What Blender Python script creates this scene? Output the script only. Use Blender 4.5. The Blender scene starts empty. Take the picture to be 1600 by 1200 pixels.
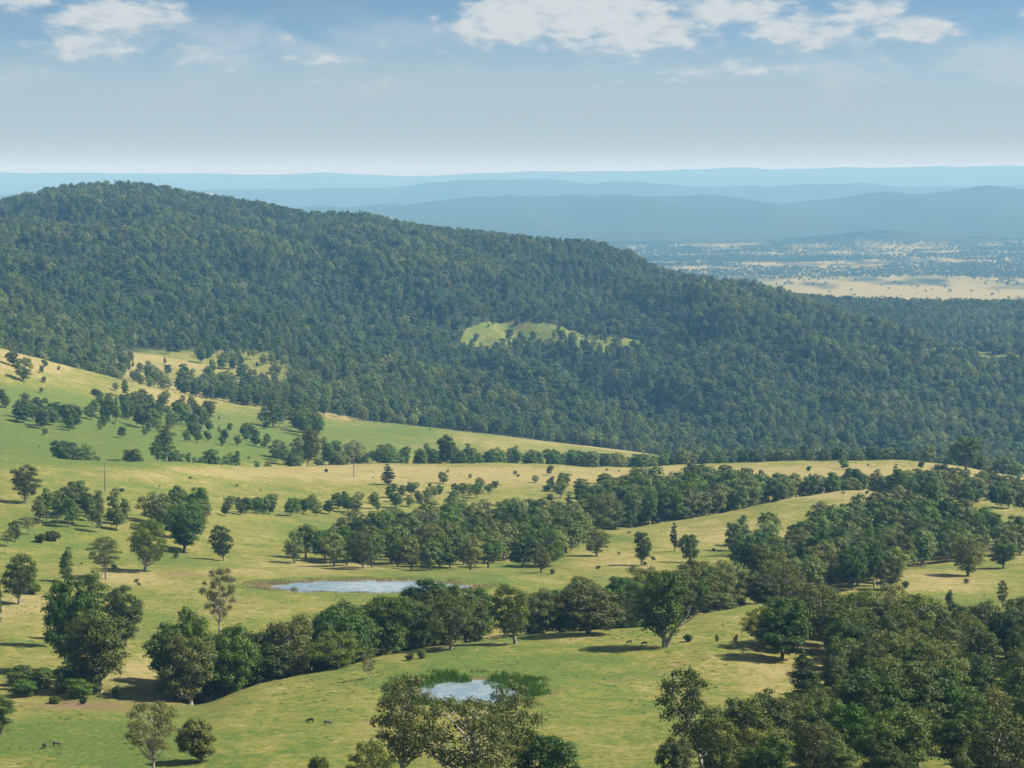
import bpy, bmesh, math, random
import numpy as np
from mathutils import Vector, Matrix

sc = bpy.context.scene
R = math.radians

# ------------------------------------------------------------------ camera
CAM_Z = 340.0                      # metres above the far plain
FPX = 3608.0                       # focal length in photo pixels (1600 wide)
HORIZON = 262                      # photo row of the level horizon
PITCH = math.atan((600 - HORIZON) / FPX)
cam_d = bpy.data.cameras.new('camera')
cam = bpy.data.objects.new('camera', cam_d)
sc.collection.objects.link(cam)
cam_d.sensor_width = 36.0
cam_d.lens = 36.0 * FPX / 1600
cam_d.clip_start = 1.0
cam_d.clip_end = 120000.0
cam.location = (0, 0, CAM_Z)
cam.rotation_euler = (math.pi / 2 - PITCH, 0, 0)
sc.camera = cam

# ------------------------------------------------------------------ sun + sky
SUN_EL, SUN_AZ = R(47), R(86)      # azimuth from +Y (view direction) towards +X
sun_dir = Vector((math.sin(SUN_AZ) * math.cos(SUN_EL), math.cos(SUN_AZ) * math.cos(SUN_EL), math.sin(SUN_EL)))
sl = bpy.data.lights.new('sun', 'SUN')
sl.energy = 5.0
sl.angle = R(0.5)
sl.color = (1.0, 0.945, 0.86)
so = bpy.data.objects.new('sun', sl)
sc.collection.objects.link(so)
so.rotation_euler = sun_dir.to_track_quat('Z', 'Y').to_euler()
so.location = (600, 400, 900)

sc.view_settings.view_transform = 'Standard'
sc.view_settings.look = 'None'
sc.view_settings.gamma = 1.0
sc.view_settings.exposure = 1.0
sc.view_settings.use_curve_mapping = False
sc.render.engine = 'CYCLES'
cy = sc.cycles
cy.use_denoising = True
cy.max_bounces = 6
cy.diffuse_bounces = 3
cy.glossy_bounces = 2
cy.transmission_bounces = 3
cy.transparent_max_bounces = 8
cy.volume_bounces = 1
cy.sample_clamp_indirect = 6.0

HAZE_DENSITY = 5.4e-5
HAZE_COLOR = (0.19, 0.47, 0.82)


class NT:
    """tiny helper to write node trees"""
    def __init__(s, tree):
        s.t = tree
        tree.nodes.clear()

    def n(s, typ, **kw):
        nd = s.t.nodes.new(typ)
        ins = kw.pop('ins', {})
        for k, v in kw.items():
            setattr(nd, k, v)
        for k, v in ins.items():
            s.set(nd.inputs[k], v)
        return nd

    def set(s, sock, v):
        if isinstance(v, bpy.types.NodeSocket):
            s.t.links.new(v, sock)
        elif hasattr(v, 'outputs'):
            s.t.links.new(v.outputs[0], sock)
        else:
            sock.default_value = v

    def m(s, op, a, b=0.0, c=0.0, clamp=False):
        nd = s.t.nodes.new('ShaderNodeMath')
        nd.operation = op
        nd.use_clamp = clamp
        for i, v in enumerate((a, b, c)):
            s.set(nd.inputs[i], v)
        return nd.outputs[0]

    def mix(s, f, a, b):
        nd = s.t.nodes.new('ShaderNodeMix')
        nd.data_type = 'RGBA'
        s.set(nd.inputs[0], f)
        for i, v in ((6, a), (7, b)):
            s.set(nd.inputs[i], (*v, 1) if isinstance(v, tuple) and len(v) == 3 else v)
        return nd.outputs[2]

    def ramp(s, v, lo, hi, a=0.0, b=1.0):
        nd = s.t.nodes.new('ShaderNodeMapRange')
        nd.interpolation_type = 'SMOOTHSTEP'
        s.set(nd.inputs[0], v)
        for i, x in enumerate((lo, hi, a, b)):
            s.set(nd.inputs[i + 1], x)
        return nd.outputs[0]

    def noise(s, vec, scale, detail=4, rough=0.55, dist=0.0):
        nd = s.t.nodes.new('ShaderNodeTexNoise')
        s.set(nd.inputs['Vector'], vec)
        nd.inputs['Scale'].default_value = scale
        nd.inputs['Detail'].default_value = detail
        nd.inputs['Roughness'].default_value = rough
        nd.inputs['Distortion'].default_value = dist
        return nd.outputs[0]


world = bpy.data.worlds.new('World')
sc.world = world
world.use_nodes = True
W = NT(world.node_tree)
tc = W.n('ShaderNodeTexCoord')
dirv = tc.outputs['Generated']
sep = W.n('ShaderNodeSeparateXYZ', ins={0: dirv})
dx, dy, dz = sep.outputs
# the blue deepens quickly above the horizon haze
steep = W.n('ShaderNodeCombineXYZ', ins={0: dx, 1: dy, 2: W.m('MULTIPLY_ADD', W.m('MAXIMUM', dz, 0.0), 3.2, 0.02)})
stn = W.n('ShaderNodeVectorMath', operation='NORMALIZE', ins={0: steep})
sky = W.n('ShaderNodeTexSky', sky_type='NISHITA', sun_disc=False, ins={0: stn.outputs[0]})
sky.sun_elevation = SUN_EL
sky.sun_rotation = SUN_AZ
sky.altitude = 300
sky.air_density = 1.0
sky.dust_density = 0.8
sky.ozone_density = 0.6
# clouds as a function of azimuth / elevation, everywhere on the sky
az = W.m('ARCTAN2', dx, dy)
el = W.m('ARCSINE', dz)
ck = W.n('ShaderNodeCombineXYZ', ins={0: W.m('MULTIPLY', az, 40.0), 1: W.m('MULTIPLY', el, 95.0), 2: 3.7})
n1 = W.noise(ck, 0.62, 9, 0.60, 0.25)
n2 = W.noise(ck, 2.2, 6, 0.6)
band = W.noise(W.n('ShaderNodeCombineXYZ', ins={0: W.m('MULTIPLY', az, 9.0), 1: W.m('MULTIPLY', el, 60.0), 2: 9.1}), 0.7, 5, 0.5)
CLOUDS = [  # photo px, py, half width, half height, strength
    (30, 8, 60, 14, .9), (190, 28, 70, 20, 1.0), (120, 78, 80, 20, .8), (210, 84, 110, 20, .5), (310, 82, 60, 20, .45),
    (340, 108, 60, 26, .35), (500, 96, 50, 10, .55), (690, 78, 24, 8, .6), (680, 34, 12, 6, .55), (450, 60, 13, 9, .5),
    (800, 36, 66, 30, 1.1), (900, 28, 110, 34, 1.05), (1000, 50, 100, 32, .95), (900, 76, 70, 12, .8), (1130, 22, 90, 20, .95),
    (1235, 54, 66, 24, .95), (1290, 40, 40, 18, .7), (1355, 24, 44, 18, 1.0), (1420, 52, 52, 18, .9), (1060, 72, 70, 14, .7),
    (1180, 106, 66, 14, .75), (1050, 122, 90, 10, .6), (1375, 95, 36, 12, .6), (700, 112, 60, 10, .5), (640, 4, 20, 5, .5),
    (800, 118, 80, 8, .4), (560, 130, 60, 10, .3), (60, 145, 60, 8, .35), (1594, 28, 14, 8, .6), (600, 92, 16, 8, .4),
]
acc = None
for (px, py, hw, hh, st) in CLOUDS:
    a0 = math.atan((px - 800) / FPX)
    e0 = (HORIZON - py) / FPX
    ux = W.m('MULTIPLY', W.m('SUBTRACT', az, a0), FPX / (hw * 1.45))
    uy = W.m('MULTIPLY', W.m('SUBTRACT', el, e0), FPX / (hh * 1.5))
    r2 = W.m('ADD', W.m('MULTIPLY', ux, ux), W.m('MULTIPLY', uy, uy))
    g = W.m('MULTIPLY', W.m('EXPONENT', W.m('MULTIPLY', r2, -0.8)), st)
    acc = g if acc is None else W.m('MAXIMUM', acc, g)
# free cloud field beyond the sky of the photograph
field = W.m('MULTIPLY', W.ramp(W.noise(ck, 0.25, 3, 0.5), 0.40, 0.64), W.ramp(el, 0.075, 0.11))
acc = W.m('MAXIMUM', acc, W.m('MULTIPLY', field, 0.9))
dens = W.m('ADD', acc, W.m('MULTIPLY', W.m('SUBTRACT', W.m('ADD', W.m('MULTIPLY', n1, .5), W.m('MULTIPLY', n2, .5)), 0.5), 2.1))
cmask = W.m('MULTIPLY', W.ramp(dens, 0.34, 0.78), W.ramp(acc, 0.06, 0.25))
cshade = W.ramp(W.m('ADD', dens, W.m('MULTIPLY', W.m('SUBTRACT', n2, 0.5), 1.2)), 0.40, 1.05)
ccol = W.mix(cshade, (4.5, 5.6, 6.4), (7.2, 7.45, 7.4))
# thin grey haze bank low over the horizon
bank = W.m('MULTIPLY', W.ramp(W.m('ADD', el, W.m('MULTIPLY', W.m('SUBTRACT', band, 0.5), 0.045)), 0.066, 0.022), 0.88)
lowf = W.ramp(el, 0.017, -0.001)
bcol = W.mix(lowf, (4.45, 5.45, 6.0), (5.8, 6.35, 6.6))
tint = W.n('ShaderNodeVectorMath', operation='MULTIPLY', ins={0: sky.outputs[0], 1: (0.98, 1.17, 1.16)})
skyc = W.mix(bank, tint.outputs[0], bcol)
skyc = W.mix(W.m('MULTIPLY', lowf, 0.8), skyc, bcol)
skyc = W.mix(W.m('MULTIPLY', cmask, W.ramp(el, 0.014, 0.042, 0.3, 0.84)), skyc, ccol)
veil = W.m('MULTIPLY', W.ramp(W.m('ADD', W.m('MULTIPLY', n1, .6), W.m('MULTIPLY', band, .4)), 0.46, 0.66), W.m('MULTIPLY', W.ramp(el, .022, .038), W.ramp(el, .075, .05)))
skyc = W.mix(W.m('MULTIPLY', veil, 0.6), skyc, (5.6, 6.3, 6.7))
bg = W.n('ShaderNodeBackground', ins={0: skyc, 1: 0.05})
wo = W.n('ShaderNodeOutputWorld', ins={0: bg})

# ------------------------------------------------------------------ helpers
rng = np.random.default_rng(11)
rnd = random.Random(11)
COL = sc.collection


def ray(px, py):
    a = (px - 800) / FPX
    b = (600 - py) / FPX
    y = math.cos(PITCH) + b * math.sin(PITCH)
    return a / y, (b * math.cos(PITCH) - math.sin(PITCH)) / y      # X/Y, Z/Y


def project(x, y, z):
    z = z - CAM_Z
    c, s = math.cos(PITCH), math.sin(PITCH)
    fwd = y * c - z * s
    up = y * s + z * c
    return 800 + FPX * x / fwd, 600 - FPX * up / fwd


def smooth(a, b, x):
    t = np.clip((x - a) / (b - a), 0, 1)
    return t * t * (3 - 2 * t)


def vnoise(x, y, seed=0):
    xi = np.floor(x).astype(np.int64)
    yi = np.floor(y).astype(np.int64)
    fx, fy = x - xi, y - yi
    fx = fx * fx * (3 - 2 * fx)
    fy = fy * fy * (3 - 2 * fy)

    def h(i, j):
        n = (i * 374761393 + j * 668265263 + seed * 974711) & 0x7fffffff
        n = ((n ^ (n >> 13)) * 1274126177) & 0x7fffffff
        return ((n ^ (n >> 16)) & 0xffff) / 65535.0
    return (h(xi, yi) * (1 - fx) + h(xi + 1, yi) * fx) * (1 - fy) + (h(xi, yi + 1) * (1 - fx) + h(xi + 1, yi + 1) * fx) * fy


def fbm(x, y, seed=0, octv=4):
    s, a, t = 0, 1.0, 0
    for o in range(octv):
        s = s + a * (vnoise(x * 2 ** o + 17.3 * o, y * 2 ** o - 9.1 * o, seed + o) - .5)
        t += a
        a *= .5
    return s / t * 2


def pchip(x, y, xq):
    x = np.asarray(x, float)
    y = np.asarray(y, float)
    h = np.diff(x)
    dl = np.diff(y) / h
    d = np.zeros_like(y)
    for i in range(1, len(x) - 1):
        if dl[i - 1] * dl[i] > 0:
            w1, w2 = 2 * h[i] + h[i - 1], h[i] + 2 * h[i - 1]
            d[i] = (w1 + w2) / (w1 / dl[i - 1] + w2 / dl[i])
    d[0], d[-1] = dl[0], dl[-1]
    xq = np.clip(xq, x[0], x[-1])
    k = np.clip(np.searchsorted(x, xq) - 1, 0, len(x) - 2)
    t = (xq - x[k]) / h[k]
    return (y[k] * (2 * t**3 - 3 * t**2 + 1) + h[k] * d[k] * (t**3 - 2 * t**2 + t)
            + y[k + 1] * (-2 * t**3 + 3 * t**2) + h[k] * d[k + 1] * (t**3 - t**2))


# ------------------------------------------------------------------ terrain
UMAX = 0.34
NU = 520
US = np.linspace(-UMAX, UMAX, NU)
DS = np.concatenate([np.array([10, 30, 60, 100, 140, 180, 220, 250]), np.arange(265, 720, 1.6), np.arange(720, 1320, 3.0),
                     np.arange(1320, 3700, 8.0), np.geomspace(3700, 46000, 190)])
LD, LZ, LN = [], [], {}


def layer(name, pts):
    """pts: (px, py, d) seen on the photograph at a real distance d"""
    u = [ray(p[0], p[1])[0] for p in pts]
    z = [ray(p[0], p[1])[1] * p[2] for p in pts]
    d = [p[2] for p in pts]
    LN[name] = len(LD)
    LD.append(pchip(u, d, US))
    LZ.append(pchip(u, z, US))


def flat(name, d, z, drop=False):
    LN[name] = len(LD)
    if isinstance(z, list):
        z = pchip([(p - 800) / FPX for p, _ in z], [q for _, q in z], US)
    LD.append(np.full(NU, float(d)))
    LZ.append(z + np.zeros(NU) - ((262 - HORIZON) / FPX * d if drop else 0))


def rel(name, pts):
    """pts: (px, dd, dz) relative to the layer before"""
    u = [(p[0] - 800) / FPX for p in pts]
    LN[name] = len(LD)
    LD.append(LD[-1] + pchip(u, [p[1] for p in pts], US))
    LZ.append(LZ[-1] + pchip(u, [p[2] for p in pts], US))


flat('lookout', 10, -3.8)
flat('slope1', 100, -44)
flat('slope2', 220, -71)
layer('near', [(0, 1215, 325), (800, 1215, 315), (1600, 1215, 310)])
layer('near2', [(0, 1150, 358), (300, 1150, 354), (720, 1085, 393), (1000, 1090, 390), (1300, 1100, 385), (1600, 1100, 385)])
layer('knoll', [(0, 1095, 400), (150, 1095, 402), (240, 1100, 400), (300, 1105, 400), (400, 1072, 415), (500, 1050, 428), (600, 1026, 445),
                (700, 1008, 458), (800, 998, 468), (900, 990, 475), (1040, 982, 482), (1130, 958, 505), (1200, 950, 515), (1300, 962, 515),
                (1450, 985, 500), (1600, 990, 500)])
rel('gully1', [(0, 30, -2), (240, 28, -3), (330, 26, -8), (500, 30, -10), (800, 35, -9), (1100, 35, -9), (1300, 30, -6), (1600, 30, -3)])
layer('flat1', [(0, 945, 555), (300, 945, 575), (600, 945, 590), (1600, 945, 590)])
layer('flat2', [(0, 905, 620), (300, 905, 640), (570, 905, 660), (900, 905, 665), (1600, 905, 665)])
layer('flat3', [(0, 850, 690), (300, 858, 735), (570, 862, 780), (900, 864, 790), (1250, 860, 790), (1600, 860, 780)])
layer('bench', [(0, 800, 760), (200, 800, 790), (450, 812, 870), (700, 818, 900), (950, 828, 890), (1050, 815, 910), (1150, 797, 935),
                (1250, 778, 960), (1350, 768, 975), (1450, 776, 960), (1600, 795, 930)])
rel('gully2', [(0, 25, -1), (450, 40, -3), (900, 40, -7), (1100, 45, -9), (1300, 45, -9), (1600, 40, -6)])
layer('ridge_face', [(0, 765, 830), (164, 768, 860), (400, 775, 960), (700, 772, 1040), (1000, 770, 1080), (1300, 755, 1130), (1600, 775, 1080)])
layer('ridge', [(0, 712, 950), (200, 720, 985), (400, 728, 1080), (600, 726, 1150), (700, 725, 1180), (850, 727, 1210), (1000, 730, 1230),
                (1150, 724, 1250), (1300, 721, 1260), (1400, 722, 1250), (1500, 731, 1230), (1600, 746, 1200)])
rel('gully3', [(0, 70, -13), (800, 85, -14), (1600, 90, -14)])
layer('side1', [(0, 690, 1130), (200, 692, 1170), (400, 700, 1270), (600, 708, 1380), (800, 722, 1450), (1000, 735, 1500), (1300, 745, 1500), (1600, 765, 1450)])
layer('side2', [(0, 615, 1300), (200, 645, 1370), (400, 668, 1450), (600, 690, 1520), (800, 705, 1580), (1000, 727, 1600), (1300, 742, 1600), (1600, 762, 1550)])
layer('side_crest', [(0, 543, 1480), (100, 572, 1500), (200, 598, 1530), (300, 620, 1570), (400, 640, 1600), (500, 653, 1630), (600, 662, 1660),
                     (700, 672, 1690), (800, 685, 1700), (900, 702, 1710), (1000, 718, 1720), (1150, 738, 1720), (1300, 742, 1720), (1600, 760, 1700)])
rel('gully4', [(0, 120, -25), (300, 100, -12), (600, 110, -15), (1000, 90, -6), (1600, 80, -2)])
layer('foot', [(0, 530, 1850), (200, 580, 1850), (300, 600, 1850), (430, 612, 1880), (600, 650, 1900), (800, 678, 1920), (1000, 712, 1930), (1300, 725, 1900), (1600, 740, 1850)])
layer('hill1', [(0, 450, 2190), (200, 445, 2330), (400, 450, 2485), (600, 480, 2514), (800, 520, 2448), (1000, 545, 2465), (1200, 600, 2274), (1400, 620, 2274), (1600, 640, 2249)])
layer('hill2', [(0, 375, 2750), (200, 365, 2850), (400, 385, 2950), (600, 410, 2900), (800, 440, 2850), (1000, 465, 2800), (1050, 472, 2780), (1230, 500, 2700), (1400, 545, 2650), (1600, 577, 2600)])
rel('hollow', [(0, 180, 16), (400, 120, 13), (800, 110, 10), (1000, 100, 4), (1100, 120, -8), (1230, 150, -22), (1400, 150, -20), (1600, 150, -18)])
layer('hill3', [(0, 345, 3080), (200, 325, 3150), (400, 350, 3200), (600, 382, 3120), (800, 405, 3060), (1000, 435, 3000), (1100, 462, 3000), (1230, 493, 3000), (1430, 548, 2980), (1600, 566, 2950)])
layer('hill_crest', [(0, 326, 3300), (50, 313, 3320), (100, 303, 3350), (190, 298, 3350), (235, 300, 3350), (300, 313, 3350), (400, 326, 3340), (500, 346, 3330),
                     (560, 347, 3330), (640, 360, 3300), (720, 370, 3280), (860, 386, 3250), (940, 393, 3230), (980, 406, 3220), (1030, 431, 3230), (1100, 450, 3280),
                     (1200, 466, 3400), (1300, 477, 3500), (1400, 479, 3600), (1600, 483, 3600)])
rel('back', [(0, 500, -70), (1600, 500, -60)])
flat('plain0', 4800, -334, True)
flat('plain1', 6000, -340, True)
flat('plain2', 9600, -338, True)
flat('bump', 10300, [(0, -333), (1100, -333), (1250, -314), (1390, -280), (1480, -304), (1600, -318)], True)
flat('plain3', 10900, -330, True)
Hc = [(0, 332), (300, 332), (480, 325), (600, 318), (760, 310), (850, 309), (930, 305), (985, 298), (1040, 301), (1080, 304), (1180, 310), (1300, 314), (1360, 305), (1420, 297), (1500, 295), (1550, 290), (1600, 297)]
zc = [(p, ray(p, q)[1] * 14500) for p, q in Hc]
flat('far1a', 12500, [(p, -348 + .40 * (z + 348)) for p, z in zc])
flat('far1', 14500, zc)
flat('valley1', 17000, -350)
Ic = [(0, 300), (400, 297), (600, 296), (700, 284), (850, 279), (900, 286), (960, 283), (1030, 287), (1100, 292), (1250, 290), (1330, 288), (1450, 294), (1600, 290)]
flat('far2', 21000, [(p, ray(p, q)[1] * 21000) for p, q in Ic])
flat('valley2', 25500, -345)
Jc = [(0, 271), (300, 273), (430, 276), (510, 272), (560, 275), (650, 277), (750, 272), (850, 267), (950, 267), (1050, 264), (1100, 262), (1160, 258), (1220, 262), (1300, 258), (1400, 256), (1500, 254), (1600, 252)]
flat('far3', 33000, [(p, ray(p, 259 + (q - 252) * .6)[1] * 33000) for p, q in Jc])
flat('valley3', 40000, -360)
flat('end', 47000, -360)

LD, LZ = np.array(LD), np.array(LZ)
ZG = np.zeros((NU, len(DS)))
for i in range(NU):
    ZG[i] = pchip(LD[:, i], LZ[:, i], DS)
UU, DD = np.meshgrid(US, DS, indexing='ij')
XX = UU * DD


def Ld(name, u):
    return np.interp(u, US, LD[LN[name]])


# undulation: pasture humps, hill spurs and gullies, far relief
near_w = smooth(260, 330, DD) * (1 - smooth(1650, 1900, DD))
ZG += near_w * (fbm(XX / 45, DD / 45, 1) * 1.3 * smooth(300, 600, DD) + fbm(XX / 13, DD / 16, 2, 3) * 0.5)
hill_w = smooth(1900, 2300, DD) * (1 - smooth(3050, 3300, DD))
sp = fbm((XX + 0.35 * DD) / 210, (DD - 0.2 * XX) / 620, 3, 4)
ZG += hill_w * (-np.abs(sp) * 92 + 20) + hill_w * fbm(XX / 80, DD / 80, 8) * 4
pl_w = smooth(5200, 6500, DD) * (1 - smooth(9500, 10300, DD))
ZG += pl_w * fbm(XX / 900, DD / 1300, 4) * 9
far_w = smooth(10600, 11600, DD)
ZG += far_w * (-np.abs(fbm(XX / 900, DD / 2400, 5)) * 85 * (1 - .7 * smooth(25000, 30000, DD)) + 14 - 6 * smooth(25000, 30000, DD) + fbm(XX / 300, DD / 800, 6) * 14)
ZG += smooth(12000, 13500, DD) * fbm(XX / 150, DD / 300, 9, 2) * 4


def zrel(x, y):
    u = x / y
    fi = np.clip((u + UMAX) / (2 * UMAX) * (NU - 1), 0, NU - 1.001)
    i = np.floor(fi).astype(int)
    fi = fi - i
    j = np.clip(np.searchsorted(DS, y) - 1, 0, len(DS) - 2)
    fj = np.clip((y - DS[j]) / (DS[j + 1] - DS[j]), 0, 1)
    return (ZG[i, j] * (1 - fi) + ZG[i + 1, j] * fi) * (1 - fj) + (ZG[i, j + 1] * (1 - fi) + ZG[i + 1, j + 1] * fi) * fj


def ground(x, y):
    return float(zrel(np.float64(x), np.float64(y))) + CAM_Z


MD = np.concatenate([np.arange(262, 1900, 0.8), np.arange(1900, 4000, 4.0), np.geomspace(4000, 45000, 600)])


def hit(px, py, dmin=262):
    """where the sight line through a photo pixel meets the ground"""
    u, s = ray(px, py)
    d = MD[MD >= dmin]
    zt = zrel(u * d, d)
    k = np.argmax(zt >= s * d)
    if zt[k] < s * d[k]:
        k = -1
    return u * d[k], d[k]


def at(px, d):
    return (px - 800) / FPX * d, d


# ponds: level basins pressed into the ground
POND1 = hit(573, 916)
POND2 = hit(722, 1080)
PONDS = [dict(c=POND1, a=27.0, b=9.5, lev=float(zrel(*map(np.float64, POND1))) - 0.15, seed=21),
         dict(c=POND2, a=10.5, b=10.5, lev=float(zrel(*map(np.float64, POND2))) - 0.3, seed=22)]


def pond_e(p, x, y):
    ex, ey = (x - p['c'][0]) / p['a'], (y - p['c'][1]) / p['b']
    return np.sqrt(ex**2 + ey**2) + 0.26 * fbm(x / 7, y / 5, p['seed'], 3)


for p in PONDS:
    e = pond_e(p, XX, DD)
    w = 1 - smooth(1.25, 2.2, e)
    target = p['lev'] + np.clip((e - 1) * 1.5, -0.9, 1.2)
    ZG = np.where(w > 0, ZG * (1 - w) + target * w, ZG)

PXG, PYG = project(XX, DD, ZG + CAM_Z)
CLEARINGS = [[(712, 520), (742, 510), (770, 506), (830, 500), (900, 518), (998, 530), (992, 552), (966, 552), (930, 548), (860, 534), (800, 541), (738, 550), (720, 550)],
             [(1425, 546), (1500, 544), (1600, 556), (1610, 576), (1560, 572), (1480, 556)]]


def inpoly(poly, x, y):
    x, y = np.asarray(x, float), np.asarray(y, float)
    r = np.zeros(x.shape, bool)
    n = len(poly)
    for i in range(n):
        (x1, y1), (x2, y2) = poly[i], poly[(i + 1) % n]
        c = ((y1 > y) != (y2 > y)) & (x < (x2 - x1) * (y - y1) / (y2 - y1 + 1e-12) + x1)
        r ^= c
    return r


# ground colour attributes --------------------------------------------------
GREEN = [  # px, py, half w, half h, amount (+ lush / - dry straw)
    (200, 690, 330, 42, 1.0), (60, 650, 160, 40, .7), (120, 1160, 190, 34, 1.05), (320, 880, 160, 14, .4), (500, 830, 90, 22, .45), (560, 930, 160, 14, .5),
    (720, 1040, 130, 22, .7), (860, 1040, 170, 30, .25), (230, 980, 70, 60, .45), (60, 835, 150, 26, .25), (1150, 870, 100, 20, .15), (330, 760, 250, 20, .25),
    (640, 672, 120, 10, .35), (880, 712, 60, 8, .5), (60, 620, 140, 12, .35), (1500, 940, 150, 14, .3), (700, 900, 150, 10, .35), (860, 880, 60, 12, .4), (1000, 1100, 150, 60, .15),
    (130, 560, 220, 24, -.75), (280, 620, 150, 20, -.55), (1000, 745, 650, 16, -.65), (450, 735, 300, 8, -.45), (420, 888, 110, 14, -.6), (1480, 910, 120, 18, -.45),
    (1180, 835, 160, 26, -.3), (1300, 772, 120, 10, -.55), (1480, 755, 200, 24, -.7), (620, 1030, 80, 14, -.45), (480, 1110, 220, 60, -.15), (220, 905, 90, 14, -.45),
    (40, 960, 90, 40, -.3), (1190, 1060, 70, 40, -.4), (560, 880, 60, 8, -.3), (970, 880, 120, 14, -.3), (230, 1050, 70, 40, -.55), (560, 740, 300, 16, -.4), (860, 690, 120, 8, -.35),
]
gr = np.full(ZG.shape, 0.52)
vis = (DD > 255) & (DD < 2000)
for (px, py, hw, hh, am) in GREEN:
    gr = gr + np.where(vis, am * np.exp(-((PXG - px) / hw)**2 - ((PYG - py) / hh)**2), 0)
gr += vis * (0.34 * fbm(XX / 38, DD / 60, 31) + 0.24 * fbm(XX / 8, DD / 12, 32, 3))
for p in PONDS:
    e = pond_e(p, XX, DD)
    gr += 0.5 * np.exp(-((e - 1.15) / .35)**2)
clear = np.zeros(ZG.shape, bool)
for c in CLEARINGS:
    clear |= inpoly(c, PXG + 14 * fbm(XX / 30, DD / 60, 62), PYG + 7 * fbm(XX / 30, DD / 60, 63)) & (DD > 2200) & (DD < 3200)
gr = np.where((DD > 1780) & ~((PXG < 480) & (DD < 2150)), np.where(clear, 0.78 + 0.4 * fbm(XX / 40, DD / 90, 61), 0.12 + .35 * fbm(XX / 160, DD / 300, 33)), gr)
gr -= .6 * np.exp(-(np.abs(PXG - 1430) / 190)**2 - ((PYG - 457) / 8)**2) * (DD > 4500)
gr = np.clip(gr, 0, 1)
woods = np.zeros(ZG.shape)
fw = smooth(0, 60, DD - np.interp(UU, US, LD[LN['gully4']]) - 40) * (DD < 4400)
woods = np.where(DD > 1500, fw, 0) * np.where(clear, 0, 1)
woods *= 1 - np.exp(-(np.abs(PXG - 310) / 150)**4 - (np.abs(PYG - 585) / 42)**4)
far_forest = smooth(9800, 10500, DD) * (1 - smooth(15500, 17000, DD)) * (1 - 0.35 * smooth(.2, .55, fbm(XX / 240, DD / 700, 41)))
bumpf = np.exp(-((DD - 10300) / 450)**2) * smooth(.09, .12, UU) * (1 - smooth(.2, .23, UU))
lump = smooth(-.15, .25, fbm(XX / 1100, DD / 1800, 42)) * smooth(15500, 17500, DD) * (1 - smooth(24000, 26000, DD))
fieldg = np.exp(-(np.abs(PXG - 1430) / 190)**2 - ((PYG - 457) / 8)**2)
plainw = np.clip(.42 + .6 * fbm(XX / 90, DD / 260, 43, 3) - .9 * fieldg, 0, 1) * smooth(4600, 5400, DD) * (1 - smooth(9900, 10400, DD))
lump2 = (1 - .8 * smooth(.30, .5, fbm(XX / 700, DD / 1500, 44))) * smooth(15500, 17500, DD)
woods = np.clip(np.maximum.reduce([woods, far_forest, lump, lump2, plainw, bumpf, smooth(25500, 28000, DD) * .9]), 0, 1)
bare = np.zeros(ZG.shape)
for (px, py, hw, hh, am) in [(285, 898, 48, 4, 1), (700, 913, 26, 3, .9), (130, 1102, 120, 8, 1.6), (690, 1012, 24, 4, .6), (1290, 1010, 60, 9, .6), (200, 1075, 40, 20, .4), (1087, 369, 9, 3, 1)]:
    bare = bare + np.where((DD > 255), am * np.exp(-((PXG - px) / hw)**2 - ((PYG - py) / hh)**2), 0) * (0.6 + .6 * fbm(XX / 6, DD / 6, 51))
for p in PONDS:
    bare += 0.9 * np.exp(-((pond_e(p, XX, DD) - 1.0) / .12)**2)
# faint stock tracks worn across the grass
for tr_ in ([(560, 1128), (680, 1118), (790, 1108), (880, 1078), (950, 1066), (1010, 1056), (1070, 1036), (1130, 1022), (1210, 1034)],
            [(0, 806), (110, 796), (230, 786), (340, 768), (470, 754), (640, 750), (800, 752)], [(330, 905), (420, 892), (520, 893), (640, 897), (760, 892), (880, 884), (990, 872)],
            [(60, 968), (140, 985), (230, 1000), (300, 960), (380, 935)]):
    P_ = np.array([hit(*q) for q in tr_])
    for (ax, ay), (bx, by) in zip(P_[:-1], P_[1:]):
        m_ = (DD > min(ay, by) - 12) & (DD < max(ay, by) + 12)
        if not m_.any():
            continue
        x_, y_ = XX[m_] + 1.6 * fbm(XX[m_] / 14, DD[m_] / 14, 66), DD[m_]
        t_ = np.clip(((x_ - ax) * (bx - ax) + (y_ - ay) * (by - ay)) / ((bx - ax)**2 + (by - ay)**2), 0, 1)
        dd_ = np.hypot(x_ - ax - t_ * (bx - ax), y_ - ay - t_ * (by - ay))
        bare[m_] = np.maximum(bare[m_], .5 * np.exp(-(dd_ / .75)**2))
bare = np.clip(bare, 0, 1)


def mat(name):
    m = bpy.data.materials.new(name)
    m.use_nodes = True
    return m, NT(m.node_tree)


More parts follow.
